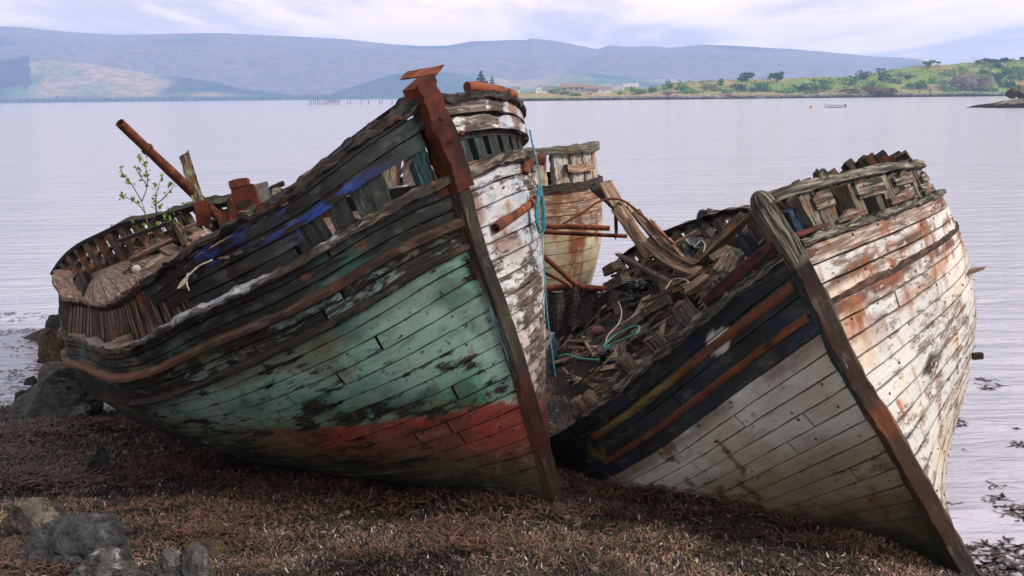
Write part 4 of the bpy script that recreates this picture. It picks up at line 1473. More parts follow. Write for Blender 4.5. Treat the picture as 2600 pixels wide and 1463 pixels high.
strips('tangled_wrack', 12000, _moundpts, lambda g, p: lerp(lerp((.02, .012, .008), (.095, .055, .028), g.uniform(0, 1, len(p))), A([.13, .055, .04]), (g.uniform(0, 1, len(p)) < .3) * 1.0), 'long ochre wrack fronds heaped round the rocks and in clumps on the beach', zoff=.05, L=(.05, .15), W=(.003, .006), seed=15, mat=M_WEED)

# pebbles and broken shell in the weed
mb = MB()
gp_ = np.random.default_rng(19)
_b = bmesh.new()
bmesh.ops.create_icosphere(_b, subdivisions=1, radius=1)
_pv, _pf = A([v.co[:] for v in _b.verts]), [tuple(v.index for v in f.verts) for f in _b.faces]
_b.free()
pk_ = np.c_[gp_.uniform(-4.5, 3.2, 5200), gp_.uniform(5.0, 9.5, 5200)]
pz_ = ground_z(pk_[:, 0], pk_[:, 1]) + (fbm(np.c_[pk_ * 1.3, 0 * pk_[:, 0]], 4, 501) - .5) * .20
pn_ = fbm(np.c_[pk_ * 1.2, 0 * pk_[:, 0]], 3, 577)
for (x, y), z, nn in zip(pk_, pz_, pn_):
    if z < -.03 or nn < .5:
        continue
    s_ = gp_.uniform(.006, .02) * (1 if gp_.random() < .95 else 2.2)
    mb.add(_pv * A([s_ * gp_.uniform(.8, 1.4), s_, s_ * .6]) + A([x, y, z + .012]), _pf, None, lerp((.02, .018, .017), (.20, .17, .15), gp_.uniform() ** 2))
tag(mb.build('pebbles', M_WEED), 'small pebbles and shell scattered among the wrack', 'pebbles', kind='stuff')

# ------------------------------------------------------------------ loose things in and round the wrecks


def onboat(h, px, py, zl):
    o_ = h.world(A([[0, 0, zl]]))[0]
    return hitplane(px, py, o_, h.M[:3, 2])


def onA(px, py, lift=0.0):
    """point on the after deck of the green wreck, kept inside its bulwarks"""
    p = onboat(HA, px, py, 1.86 + lift)
    e = A([0, 0, CAMH])
    for k in range(60):
        l = HA.local(p)
        if l[1] < max(.25, 1.75 - .24 * max(0, -l[0] - 2.6)) - .18:
            break
        p = e + (p - e) * .985
    return p


def onB(px, py, lift=0.0):
    return onboat(HB, px, py, 1.82 + lift)


def depth_of(p):
    return p[1] * cp - (p[2] - CAMH) * sp


_SS, _VV = np.meshgrid(np.linspace(0, .2, 120), np.linspace(.35, 1, 90), indexing='ij')
_HP = HA.world(HA.pt(_SS, _VV, 1).reshape(-1, 3))


def on_port(px, py, out):
    """point out metres clear of the port planking of the green wreck"""
    e = A([0, 0, CAMH])
    r = unproj(px, py, 1.0) - e
    r = r / np.linalg.norm(r)
    q = _HP - e
    t_ = q @ r
    off = np.linalg.norm(q - t_[:, None] * r, axis=1)
    k = np.argsort(off)[:6]
    t0 = t_[k].min()
    return e + r * (t0 - out)


def board(p0, p1, wd, th, mat, C, label, name='loose_plank', cat='plank', group=None, bend=0.0, up=(0, -.4, 1), W=.55, RS=.25, split=.06, n=10, taper=1.0, jit=.10):
    mb = MB()
    mb.beam(p0, p1, wd, th, up=up, n=n, bend=bend, C=C, W=W, RS=RS, split=split, taper=taper, jit=jit)
    return place(mb, name, mat, label, cat, group)


def pipe(pts, r, mat, label, name='rusty_pipe', cat='pipe', group=None, seg=12, hollow=0.0):
    mb = MB()
    mb.tube(pts, r, seg, hollow=hollow)
    return place(mb, name, mat, label, cat, group)


def spline(P, n=8):
    P = A(P, float)
    Q = np.vstack([2 * P[0] - P[1], P, 2 * P[-1] - P[-2]])
    out = []
    for i in range(1, len(Q) - 2):
        for t in np.linspace(0, 1, n, endpoint=False):
            a, b, c, d = Q[i - 1], Q[i], Q[i + 1], Q[i + 2]
            out.append(.5 * (2 * b + (c - a) * t + (2 * a - 5 * b + 4 * c - d) * t * t + (3 * b - a - 3 * c + d) * t ** 3))
    return A(out + [Q[-2]])


def rope(pts, r, mat, label, name='rope', group=None):
    return pipe(spline(pts), r, mat, label, name, 'rope', group, seg=6)


# rusty exhaust pipe with a collar
a = unproj(304, 312, 10.7)
b = onA(548, 545, .05)
d_ = (b - a) / np.linalg.norm(b - a)
ex = empty('exhaust_pipe', Matrix.Translation(tuple(b)), 'long rusty pipe slanting up out of the green wreck', 'pipe')
mb = MB()
mb.tube(A([a, a + (b - a) * .1, a + (b - a) * .25, a + (b - a) * .5, b]) - b, [.050, .050, .050, .058, .060], 16, hollow=.8)
mb.build('tube', M_RUST, ex)
mb = MB()
c = a + (b - a) * .255 - b
mb.tube([c, c + d_ * .03], [.066, .066], 16)
mb.build('collar', M_RUSTD, ex)
mb = MB()
q0, q1, q2 = unproj(488, 520, 11.0) - b, unproj(545, 560, 10.9) - b, unproj(486, 566, 10.95) - b
mb.beam(unproj(508, 512, 10.9) - b, unproj(520, 572, 10.85) - b, .13, .02, up=(0, -1, .1), taper=1.3, jit=.05)
mb.build('bracket', M_SHEATH, ex)
# timber post, winch, panels
board(unproj(466, 388, 11.6), unproj(512, 540, 11.75), .12, .10, M_MOSS, (.34, .31, .16), 'upright mossy timber post behind the slanting pipe', 'timber_post', 'post', up=(.3, -1, 0), split=.09)
wc = onA(622, 560, 0)
wc = A([0, 0, CAMH]) + (wc - A([0, 0, CAMH])) * (10.6 / depth_of(wc))
dW = depth_of(wc)
wn = empty('winch', HA.M @ np.asarray(Matrix.Translation(tuple(HA.local(wc)))), 'rusty iron winch box standing on the deck of the green wreck', 'winch')


def quadbox(mb, corners, d, thick, C=(.1, .07, .05), W=.4):
    """slab whose front face runs through photo points at depth d, in metres thick"""
    F = A([unproj(x, y, d) for x, y in corners])
    n = np.cross(F[1] - F[0], F[2] - F[0])
    n /= np.linalg.norm(n)
    if n[1] < 0:
        n = -n
    B = F + n * thick
    k = len(F)
    V = np.concatenate([F, B])
    Fc = [tuple(range(k)), tuple(range(2 * k - 1, k - 1, -1))]
    Fc += [(i, i + k, (i + 1) % k + k, (i + 1) % k) for i in range(k)]
    mb.add(V, Fc, np.c_[V[:, 0], V[:, 2]], C, W)


wi = np.linalg.inv(np.asarray(wn.matrix_world))
for nm, mt, cs, dz, th in (
        ('casing', M_SHEATH, [(586, 484), (640, 466), (664, 530), (600, 566)], 0, .30),
        ('side_plate', M_RUST, [(574, 508), (587, 500), (600, 562), (586, 572)], -.03, .26),
        ('top_plate', M_RUST, [(579, 462), (592, 456), (608, 453), (626, 451), (629, 468), (584, 481)], .02, .12),
        ('frame', M_RUSTD, [(548, 536), (556, 533), (566, 576), (558, 582)], -.05, .05),
        ('grille', M_RUSTD, [(558, 534), (582, 528), (588, 566), (568, 576)], -.02, .05)):
    mb = MB()
    quadbox(mb, cs, dW + dz, th)
    mb.build(nm, mt, wn, smooth=False, inv=wi)
mb = MB()
quadbox(mb, [(602, 516), (636, 504), (642, 518), (607, 532)], dW - .006, .01, (.004, .004, .004))  # dark slab on the casing front stands for a shaded opening
mb.build('opening_shade', M_LINING, wn, smooth=False, inv=wi)
mb = MB()
quadbox(mb, [(641, 470), (678, 460), (690, 508), (664, 532), (658, 528)], dW + .1, .03)
place(mb, 'panel', M_GREYP, 'grey sheet panel leaning beside the rusty winch', 'panel')
board(unproj(686, 480, dW + .1), unproj(724, 464, dW + .1), .045, .045, M_BLACKW, (.06, .05, .04), 'short dark bar sticking out beside the grey panel', 'short_bar', 'bar')
mb = MB()
quadbox(mb, [(688, 476), (706, 470), (712, 498), (696, 508)], dW + .08, .04, (.3, .28, .2))
place(mb, 'timber_block', M_MOSS, 'mossy pale timber block under the short dark bar', 'block')
# litter on the after deck of the green wreck
PD = 'broken planks littering the deck of the green wreck'
for i, (x0, y0, l0, x1, y1, l1, wd, mt, cc, lb) in enumerate((
        (472, 580, .15, 527, 597, .1, .09, M_PALE, (.5, .46, .42), 'white broken plank nearest the foot of the slanting pipe'),
        (452, 566, .2, 486, 630, .05, .05, M_TIMBER, (.25, .10, .06), 'red-brown batten standing on end among the litter'),
        (440, 560, .25, 472, 628, .05, .04, M_TIMBER, (.2, .15, .08), 'thin brown batten parallel to the red-brown one'),
        (330, 660, .05, 440, 606, .12, .06, M_DECK, (.24, .08, .06), 'long red-brown plank lying along the far side of the deck'),
        (420, 628, .12, 462, 652, .0, .12, M_TIMBER, (.16, .09, .06), 'stubby brown block of timber on the litter heap'),
        (300, 612, .22, 440, 562, .3, .05, M_BLACKW, (.06, .05, .035), 'dark batten lying along the inside of the far bulwark'),
        (478, 610, .12, 530, 586, .12, .06, M_PALE, (.40, .22, .18), 'pinkish board end beside the white broken plank'),
        (370, 684, .05, 420, 650, .1, .05, M_PALE, (.4, .35, .3), 'grey stick nearest the red cap rail'))):
    board(onA(x0, y0, l0), onA(x1, y1, l1), wd * 1.5, .04, mt, cc, lb, group=PD)
mb = MB()
c = onA(346, 684, .06)
V = ICO_V[:] * .05
mb.add(V + c, ICO_F, None, (.55, .5, .47), .15, .1)
place(mb, 'net_float', M_WHITE, 'small white net float on the boards of the after deck', 'float')
heap = MB()
for cx_, cy_, rr_ in ((400, 645, .26), (470, 615, .30), (360, 690, .16)):
    c = onA(cx_, cy_, -.02)
    V = ICO_V * A([rr_, rr_ * .9, rr_ * .55]) * (1 + (fbm(ICO_V * 3 + cx_, 4, 3)[:, None] - .5) * 1.4)
    heap.add(V + c, ICO_F, V[:, :2], lerp((.05, .03, .02), (.3, .22, .17), sst(fbm(V * 14, 3, 4), .42, .6)), .7, .3)
place(heap, 'rubble_heap', M_TIMBER, 'heap of rotten chips and rust flakes on the after deck', 'debris')
rope([onA(470, 575, .2), onA(505, 568, .25), onA(524, 590, .2), onA(515, 610, .1)], .008, M_ROPEW, 'thin pale hose curling beside the winch grille')
sA = HA.pt(A([.1]), A([1.0]), -1, .03)
p_ = depth_of(HA.world(HA.pt(A([.1]), A([1.0]), -1, .04))[0]) - .06
rope([unproj(x, y, p_) for x, y in ((540, 660), (505, 676), (478, 700), (462, 716), (452, 732), (466, 720), (478, 694), (474, 716), (480, 738))], .006, M_ROPEW, 'looped pale rope hanging on the dark bulwark of the green wreck')
rope([unproj(x, y, 9.4) for x, y in ((172, 762), (169, 790), (160, 822), (146, 846))], .007, M_ROPEW, 'short rope end dangling off the stern of the green wreck')
gp = [hitground(x, y) + A([0, 0, .03]) for x, y in ((545, 1140), (640, 1156), (760, 1178), (880, 1196), (1010, 1216), (1130, 1238))]
rope(gp, .006, M_ROPEW, 'thin pale rope lying on the weed along the green hull')
# pipes and ropes between the boats
pipe([on_port(1332, 440, .03), on_port(1334, 420, .05), on_port(1342, 407, .06), on_port(1350, 403, .06), on_port(1350, 403, .06) + (unproj(1384, 407, 8) - unproj(1350, 403, 8))], [.036, .042, .044, .044, .044], M_RUSTL, 'short rusty elbow pipe hooked over the far side of the green wreck', hollow=0)
pipe([on_port(1258, 580, .04), (on_port(1258, 580, .04) + on_port(1352, 514, .05)) / 2, on_port(1352, 514, .05), on_port(1352, 514, .05) * 1.0 + (unproj(1366, 504, 8) - unproj(1352, 514, 8))], .036, M_RUSTL, 'stout rusty pipe propped against the grey planks of the green wreck', hollow=.8)
pipe([unproj(1374, 575, 10.6), unproj(1460, 576, 10.5), unproj(1548, 580, 10.4)], .028, M_RUSTL, 'upper of two level rusty pipes in front of the grey wreck')
pipe([unproj(1376, 590, 10.7), unproj(1470, 594, 10.6), unproj(1592, 600, 10.5)], .021, M_RUST, 'lower and thinner of two level rusty pipes in front of the grey wreck')
pipe([unproj(1372, 644, 10.2), unproj(1420, 686, 10.1), unproj(1464, 726, 10.0)], .026, M_RUST, 'dark rusty pipe slanting down beside the grey wreck')
pipe([unproj(1378, 690, 10.4), unproj(1415, 708, 10.3), unproj(1452, 728, 10.2)], .018, M_RUSTL, 'thin orange pipe slanting below the dark one')
pipe([unproj(1386, 733, 13.3), unproj(1450, 728, 13.2), unproj(1530, 734, 13.1)], [.04, .046, .04], M_RUST, 'rough rusty bar from which the dark net hangs', 'rusty_bar', 'bar')
pipe([unproj(1526, 731, 13.0), unproj(1612, 733, 12.8)], .028, M_RUSTL, 'smooth rusty tube continuing right of the rough bar')
pipe(spline([unproj(x, y, 11.9 - i * .02) for i, (x, y) in enumerate(((1428, 570), (1474, 543), (1522, 512), (1556, 505), (1586, 512), (1626, 543), (1662, 576), (1716, 624)))]), .014, M_RUSTL, 'thin orange iron rod bent in an arch over the split planks', 'bent_rod', 'rod')
rope([unproj(1345, 330, 7.6), unproj(1352, 365, 7.55), unproj(1362, 405, 7.5), unproj(1371, 450, 7.45), unproj(1374, 500, 7.4)], .007, M_ROPEB, 'teal rope stretched from the bow rail to the elbow pipe')
mb = MB()
for k in range(7):
    o_ = A([rnd.uniform(-.02, .02), rnd.uniform(-.02, .02), 0])
    mb.tube(spline([unproj(1370, 470, 7.8) + o_ * .3, unproj(1372, 515, 7.8) + o_ * 1.5, unproj(1373, 550 + k * 5, 7.8) + o_ * 2, unproj(1374, 572 + k * 4, 7.8) + o_]), .009, 6)
place(mb, 'rope_hank', M_ROPEB, 'bunched hank of teal rope hanging from the elbow pipe', 'rope')
rope([unproj(1374, 585, 7.8), unproj(1382, 690, 7.7), unproj(1390, 800, 7.6), unproj(1400, 880, 7.55), unproj(1410, 955, 7.5)], .0045, M_ROPEB, 'thin teal line running down beside the grey planks to the weed')
# net
mb = MB()
nx_, ny_ = 40, 24
U_, V_ = np.meshgrid(np.linspace(0, 1, nx_), np.linspace(0, 1, ny_), indexing='ij')
Pn = A([[unproj(1384 + 165 * u - 20 * v * u, 734 + 100 * v + 10 * math.sin(u * 9), 13.2 - .35 * v + .06 * math.sin(u * 23) + .05 * math.sin(u * 11 + v * 5)) for u, v in zip(r0, r1)] for r0, r1 in zip(U_, V_)])
mb.grid(Pn)
for i in range(0, nx_, 2):
    mb.tube(Pn[i] - A([0, .015, 0]), .008, 4)
for j in range(0, ny_, 3):
    mb.tube(Pn[:, j] - A([0, .018, 0]), .008, 4)
place(mb, 'fishing_net', M_NET, 'dark matted fishing net draped below the rough rusty bar', 'net')
# split planks rising out of the white wreck
SP = 'split hull planks reared up from the white wreck'
k = 12.0
board(unproj(1536, 462, k + .3), unproj(1652, 648, k), 0.169, 0.039, M_PALE, (.46, .28, .22), 'widest pinkish plank of the split bundle, its top end highest', 'split_plank', group=SP, up=(.5, -1, .4), bend=-.04)
board(unproj(1612, 535, k + .1), unproj(1768, 672, k - .5), 0.117, 0.039, M_TIMBER, (.16, .08, .06), 'dark red-brown plank along the right of the split bundle', 'split_plank', group=SP, up=(.5, -1, .4), bend=-.10)
board(unproj(1590, 515, k + .15), unproj(1730, 660, k - .35), 0.065, 0.026, M_PALE, (.42, .22, .17), 'narrow splintered plank between the wide pinkish one and the dark one', 'split_plank', group=SP, up=(.5, -1, .4), bend=-.06, split=.15)
board(unproj(1640, 610, k), unproj(1775, 690, k - .6), 0.156, 0.039, M_PALE, (.36, .24, .18), 'curved plank at the foot of the split bundle', 'split_plank', group=SP, up=(.3, -1, .5), bend=-.09)
board(unproj(1554, 532, k + .2), unproj(1642, 648, k - .05), 0.033, 0.026, M_PALE, (.3, .16, .12), 'thin lath left of the split bundle', 'lath', group=SP)
board(unproj(1502, 470, k + .4), unproj(1570, 528, k + .2), 0.117, 0.039, M_BLACKW, (.03, .022, .016), 'charred plank end poking left from the split bundle', 'split_plank', group=SP, up=(.5, -1, .4), split=.12)
board(unproj(1563, 532, k + .25), unproj(1565, 607, k + .25), 0.039, 0.033, M_BLACKW, (.04, .03, .02), 'dark upright stick hanging under the split bundle', 'stick', 'stick')
board(unproj(1656, 560, k), unproj(1745, 668, k - .4), 0.029, 0.023, M_PALE, (.42, .2, .15), 'long splinter along the right edge of the split bundle', 'splinter', 'splinter', group=SP, split=.15)
DB = 'loose timber in the hold of the white wreck'
for x0, y0, l0, x1, y1, l1, wd, th_, mt, cc, lb in (
        (1568, 645, .55, 1722, 728, .35, .05, .03, M_TIMBER, (.2, .13, .09), 'brown lath slanting down to the right below the split bundle'),
        (1530, 735, .25, 1624, 678, .4, .07, .04, M_PALE, (.55, .38, .17), 'yellowish plank sloping up right from the smooth rusty tube'),
        (1764, 670, .45, 1898, 545, .75, .085, .07, M_TIMBER, (.10, .05, .035), 'heavy dark beam leaning up against the mossy stem head'),
        (1712, 624, .5, 1774, 588, .55, .06, .05, M_PALE, (.5, .36, .14), 'short yellow timber with an orange end by the upper black sheet'),
        (1420, 880, .08, 1494, 886, .08, .05, .02, M_PALE, (.36, .22, .16), 'lower crossbar of the broken crate among the weed'),
        (1432, 866, .12, 1491, 866, .12, .05, .02, M_PALE, (.45, .3, .24), 'upper crossbar of the broken crate among the weed'),
        (1484, 852, .12, 1514, 902, .12, .06, .02, M_PALE, (.56, .42, .36), 'upright pale slat of the broken crate among the weed'),
        (1512, 880, .12, 1560, 912, .1, .06, .02, M_PALE, (.4, .26, .18), 'sloping slat right of the broken crate'),
        (1578, 830, .2, 1660, 770, .3, .04, .03, M_PALE, (.5, .42, .33), 'pale stick sloping up right below the lower black sheet'),
        (1388, 818, .2, 1435, 790, .25, .03, .02, M_PALE, (.55, .45, .32), 'thin pale stick left, beside the grey planks of the green wreck'),
        (1690, 735, .35, 1790, 690, .4, .08, .03, M_TIMBER, (.28, .08, .06), 'red painted board in the middle of the hold'),
        (1640, 765, .3, 1720, 735, .35, .09, .03, M_TIMBER, (.22, .13, .1), 'brown board right of the lower black sheet'),
        (1740, 740, .3, 1800, 700, .35, .08, .04, M_PALE, (.4, .3, .2), 'pale board just above the mossy deck edge'),
        (1600, 860, .2, 1650, 835, .2, .12, .05, M_TIMBER, (.12, .09, .06), 'dark square timber lying on the weed by the frames'),
        (1540, 870, .15, 1640, 800, .25, .09, .03, M_TIMBER, (.13, .08, .06), 'dark plank running up beside the pale stick'),
        (1630, 800, .3, 1700, 760, .3, .10, .03, M_BLACKW, (.09, .07, .05), 'blackened plank in the middle of the hold'),
        (1560, 700, .4, 1700, 660, .45, .09, .03, M_TIMBER, (.24, .18, .13), 'grey-brown plank under the lath, along the far side'),
        (1600, 720, .35, 1690, 690, .4, .07, .03, M_TIMBER, (.3, .22, .16), 'lighter plank just above the lower black sheet'),
        (1800, 660, .4, 1850, 620, .45, .1, .04, M_PALE, (.34, .28, .18), 'mossy pale block leaning at the break of the deck'),
        (1830, 700, .4, 1870, 640, .45, .12, .08, M_MOSS, (.2, .17, .1), 'mossy square post lying by the blue cheek piece'),
        (1470, 800, .2, 1530, 770, .3, .08, .03, M_BLACKW, (.1, .06, .05), 'dark plank end beneath the net'),
        (1700, 830, .2, 1760, 780, .25, .10, .04, M_NAVY, (.03, .045, .12), 'blue-grey painted board inside the mossy deck edge'),
        (1560, 770, .2, 1580, 830, .1, .05, .03, M_TIMBER, (.1, .06, .05), 'upright batten left of the lower black sheet')):
    board(onB(x0, y0, l0 * .6), onB(x1, y1, l1 * .6), wd * 1.6, th_ * 1.3, mt, cc, lb, group=DB)
for x0, y0, x1, y1, lb in ((1540, 690, 1568, 672, 'mossy timber stump left on the far side of the white wreck'), (1545, 728, 1590, 705, 'dark rotten stump just beside the smooth rusty tube')):
    board(onB(x0, y0, .35), onB(x1, y1, .4), .14, .12, M_MOSS, (.1, .085, .05), lb, 'timber_stump', 'stump')


def sheet(px, py, wpx, hpx, lift, label, seed, mat=M_TARP, name='plastic_sheet', cat='sheet', z=.0):
    """crumpled cloth: a lump pulled into long sharp folds"""
    c0 = onB(px, py, lift)
    d = depth_of(c0)
    w_, h_ = wpx / FPX * d, hpx / FPX * d
    mb = MB()
    q = np.random.default_rng(seed)
    V = ICO_V.copy()
    n = fbm(V * 1.1 + seed, 2, seed)
    ax = q.normal(size=3)
    ax /= np.linalg.norm(ax)
    st = V - np.outer(V @ ax, ax) * .72
    w1 = np.abs(fbm(st * 3.2 + seed * 3, 2, seed + 1, .4) - .5) * 2
    w2 = np.abs(fbm(st * 6.5 + seed * 5, 2, seed + 2, .4) - .5) * 2
    V = V * (0.72 + .75 * n - .62 * w1 - .22 * w2)[:, None]
    V *= A([w_ / 1.7, .2, h_ / 1.7])
    V[:, 2] -= (V[:, 0] / w_) ** 2 * h_ * .3
    mb.add(V + c0, ICO_F)
    return place(mb, name, mat, label, cat)


sheet(1620, 745, 74, 66, .12, 'lower black plastic sheet, crumpled in the middle of the hold', 3)
sheet(1792, 566, 44, 70, .35, 'upper black sheet hung over the far rail of the white wreck', 7)
sheet(1775, 628, 76, 46, .25, 'black sheet heaped below the yellow timber', 12)
sheet(1556, 892, 50, 24, .08, 'small dark bag lying in the looped green rope', 15)
sheet(1732, 742, 46, 36, .1, 'crumpled pale cloth on the edge of the hold', 19, M_PALE, 'cloth', 'cloth')
mb = MB()
c = onB(1518, 840, .12)
mb.add(ICO_V * A([.085, .085, .06]) + c, ICO_F, None, (.22, .08, .09), .15, .1)
place(mb, 'net_float', M_WHITE, 'dull pink net float among the dark weed', 'float')
G_ = 'green ropes among the weed in the white wreck'
rope([onB(x, y, .14) for x, y in ((1418, 906), (1440, 900), (1466, 908), (1490, 912), (1520, 914))], .011, M_ROPEG, 'green rope lying left across the weed by the broken crate', group=G_)
rope([onB(x, y, .22) for x, y in ((1530, 880), (1555, 856), (1590, 836), (1622, 828), (1618, 844), (1590, 858), (1556, 872), (1536, 884))], .009, M_ROPEG, 'big green loop of rope over the small dark bag', group=G_)
rope([onB(x, y, .12) for x, y in ((1556, 906), (1572, 896), (1584, 900), (1570, 912), (1548, 916))], .011, M_ROPEG, 'little green coil of rope under the small dark bag', group=G_)
rope([onB(x, y, .3) for x, y in ((1570, 765), (1578, 790), (1572, 820), (1545, 850), (1538, 868))], .007, M_ROPEW, 'pale cord curling left of the lower black sheet')
rope([onB(x, y, .45) for x, y in ((1690, 735), (1706, 712), (1730, 708), (1748, 716), (1728, 726))], .006, M_ROPEW, 'pale cord looped on the boards above the crumpled cloth')
rope([onB(x, y, .5) for x, y in ((1742, 606), (1750, 618), (1766, 622), (1780, 610), (1790, 622), (1786, 640))], .006, M_ROPEW, 'pale cord tangled on the upper black sheet')


def holdpts(g, N):
    u = np.c_[g.uniform(-8, -1.6, N), g.uniform(-1.5, 1.4, N)]
    return u


def holdz(p):
    return 0 * p[:, 0]


# weed lying in the hold, built flat in the boat's frame and carried with it
hw = strips('hold_seaweed', 9000, holdpts, lambda g, p: lerp((.014, .010, .009), (.09, .04, .035), g.uniform(0, 1, len(p)) ** 2), 'dark red-brown wrack filling the hold of the white wreck', zoff=1.58, L=(.06, .2), W=(.008, .018), seed=21, mat=M_WEED, on=holdz)
hw.matrix_world = Matrix(HB.M.tolist())

# splintered wood strewn through the hold: past counting
mb = MB()
gc = np.random.default_rng(77)
for k in range(820):
    x, y = gc.uniform(-7.6, -1.2), gc.uniform(-1.5, 1.5)
    a_ = gc.uniform(0, 3.14)
    ln_ = gc.uniform(.06, .34) if k % 6 else gc.uniform(.35, .95)
    z_ = 1.72 - .08 * (y + 1) + gc.uniform(0, .22)
    dv = A([math.cos(a_), math.sin(a_), gc.uniform(-.35, .35)]) * ln_
    mb.beam(A([x, y, z_]), A([x, y, z_]) + dv, gc.uniform(.008, .03) if k % 6 else gc.uniform(.05, .12), gc.uniform(.01, .022), n=2, C=[(.3, .2, .15), (.11, .075, .055), (.05, .035, .028), (.16, .06, .04), (.5, .44, .36)][k % 5], W=.5, RS=.2, split=.03)
wcx = mb.build('wood_chips', M_PALE)
wcx.matrix_world = Matrix(HB.M.tolist())
tag(wcx, 'splinters and broken laths strewn over the wrack in the hold of the white wreck', 'wood litter', kind='stuff')

# sapling growing out of the green wreck
sap = empty('sapling', Matrix.Translation(tuple(onA(392, 640, 0))), 'thin leafy sapling growing out of the green wreck', 'sapling')
so_ = onA(392, 640, 0)
dS = depth_of(so_)
mb = MB()
lm = MB()
gS = random.Random(12)
brs = [[(392, 642), (384, 600), (376, 574), (368, 540), (360, 512)], [(360, 512), (372, 480), (374, 450), (368, 420), (356, 390)], [(360, 512), (345, 486), (330, 462), (315, 445), (305, 425)],
       [(368, 540), (352, 520), (330, 506), (312, 500)], [(376, 574), (398, 545), (396, 510), (404, 470), (412, 445)], [(396, 520), (418, 500), (436, 480), (446, 462)], [(372, 470), (352, 440), (340, 420)],
       [(376, 574), (410, 560), (430, 545), (470, 520)], [(396, 600), (420, 590), (440, 560)], [(398, 545), (394, 520), (396, 480)], [(400, 640), (408, 600), (410, 570)], [(384, 600), (360, 592), (345, 570)]]
for i, bpath in enumerate(brs):
    dz = gS.uniform(-.25, .25) if i else 0
    P = A([unproj(x, y, dS + dz * k / (len(bpath) - 1)) - so_ for k, (x, y) in enumerate(bpath)])
    P = spline(P, 5)
    r0 = .014 if i == 0 else .007
    mb.tube(P, np.linspace(r0, .0028, len(P)), 6)
    for k in range(len(P) // 3, len(P)):
        for q in range(2 if i else 1):
            if gS.random() < .62:
                c = P[k] + A([gS.uniform(-.03, .03) for _ in range(3)])
                a = A([gS.gauss(0, 1), gS.gauss(0, 1), gS.gauss(0, .8) + .5])
                a /= np.linalg.norm(a)
                b_ = np.cross(a, A([gS.gauss(0, 1), gS.gauss(0, 1), gS.gauss(0, 1)]))
                b_ /= np.linalg.norm(b_)
                L_ = gS.uniform(.04, .085)
                g_ = gS.random()
                lm.add([c, c + a * L_ * .5 + b_ * L_ * .3, c + a * L_, c + a * L_ * .5 - b_ * L_ * .3], [(0, 1, 2, 3)], None, lerp((.08, .15, .02), (.26, .36, .06), g_))
mb.build('stem', M_TIMBER, sap)
m_, t = newmat('young_leaf')
ac = t.n('ShaderNodeAttribute', attribute_name='col')
d1 = t.n('ShaderNodeBsdfDiffuse', {'Color': (ac, 'Color')})
d2 = t.n('ShaderNodeBsdfTranslucent', {'Color': (ac, 'Color')})
mx = t.n('ShaderNodeMixShader', {0: .4, 1: d1, 2: d2})
t.n('ShaderNodeOutputMaterial', {'Surface': mx})
M_LEAF = m_
lm.build('leaves', M_LEAF, sap, smooth=False)


# ------------------------------------------------------------------ the far side of the sound
def hz(px):
    return 259 - .0105 * px


def interp(tab):
    x, y = zip(*tab)
    return lambda v: np.interp(v, x, y)


RIDGE = interp([(-300, 84), (0, 76), (100, 78), (200, 88), (330, 96), (500, 93), (600, 92), (700, 98), (800, 103), (900, 108), (960, 115), (1020, 120), (1080, 123), (1150, 121), (1200, 112), (1300, 107), (1345, 108), (1350, 104), (1420, 110), (1480, 122), (1520, 130), (1545, 121), (1600, 126), (1650, 123), (1700, 128), (1780, 119), (1850, 122), (1900, 124), (2000, 128), (2100, 138), (2200, 148), (2270, 150), (2320, 155), (2350, 170), (2420, 200), (2600, 205), (3000, 205)])
MIDR = interp([(-300, 150), (0, 132), (180, 100), (330, 112), (600, 118), (1000, 132), (1200, 150), (1380, 150), (1440, 172), (1540, 140), (1700, 140), (2000, 150), (2300, 180), (2500, 210), (3000, 215)])
FRONT = interp([(-300, 175), (0, 180), (60, 175), (105, 166), (160, 160), (250, 164), (330, 176), (420, 192), (560, 212), (660, 230), (760, 244), (840, 246), (930, 214), (1000, 192), (1060, 186), (1200, 190), (1320, 206), (1420, 198), (1500, 193), (1600, 200), (1720, 205), (1900, 215), (2300, 225), (3000, 232)])
xs_ = np.linspace(-330, 2960, 420)
ys_ = np.r_[np.linspace(2880, 3700, 46), np.linspace(3730, 5300, 40)]
XS, YS = np.meshgrid(xs_, ys_, indexing='ij')


def bump(y, c, a, b):
    return np.where(y < c, sst(y, c - a, c), sst(y, c + b, c))


def hgt(tab, Yp):
    return (hz(XS) - tab(XS)) / FPX * Yp + CAMH


shore = 2880 + sst(XS, 500, 900) * 180 + sst(XS, 0, -200) * 20
hF = hgt(FRONT, 3400) * bump(YS, 3400, 460, 500)
hM = hgt(MIDR, 4000) * bump(YS, 4000, 700, 700)
hR = hgt(RIDGE, 4700) * bump(YS, 4700, 1150, 700)
XX = (XS - CX) / FPX * YS
nz = fbm(np.stack([XX / 260, YS / 260, XS * 0], -1), 5, 801) - .5
HZ = np.maximum(np.maximum(hF, hM), hR)
HZ = HZ + nz * 26 * sst(HZ, 15, 70) * np.where(hR > hF + 60, .35, 1)
HZ = HZ * sst(YS, shore, shore + 90) - 1.5 * (1 - sst(YS, shore - 5, shore + 20))
P = np.stack([XX, YS, HZ], -1)
mb = MB()
n1 = fbm(np.stack([XX / 330, YS / 420, XS * 0], -1), 5, 811)
n2 = fbm(np.stack([XX / 90, YS / 120, XS * 0], -1), 4, 821)
heath = lerp((.42, .29, .17), (.24, .24, .11), sst(n2, .4, .6))
cF = lerp((.012, .04, .022), (.10, .22, .06), sst(n1, .42, .6))
tan = sst(n1 + .25 * bump(XS, 250, 170, 260) + .12 * bump(XS, 420, 100, 260), .52, .64)
cF = lerp(cF, heath, tan * (YS < 3700))
plant = sst(n1, .38, .44)
cR = lerp((.012, .026, .02), (.05, .06, .035), sst(n1, .50, .66))
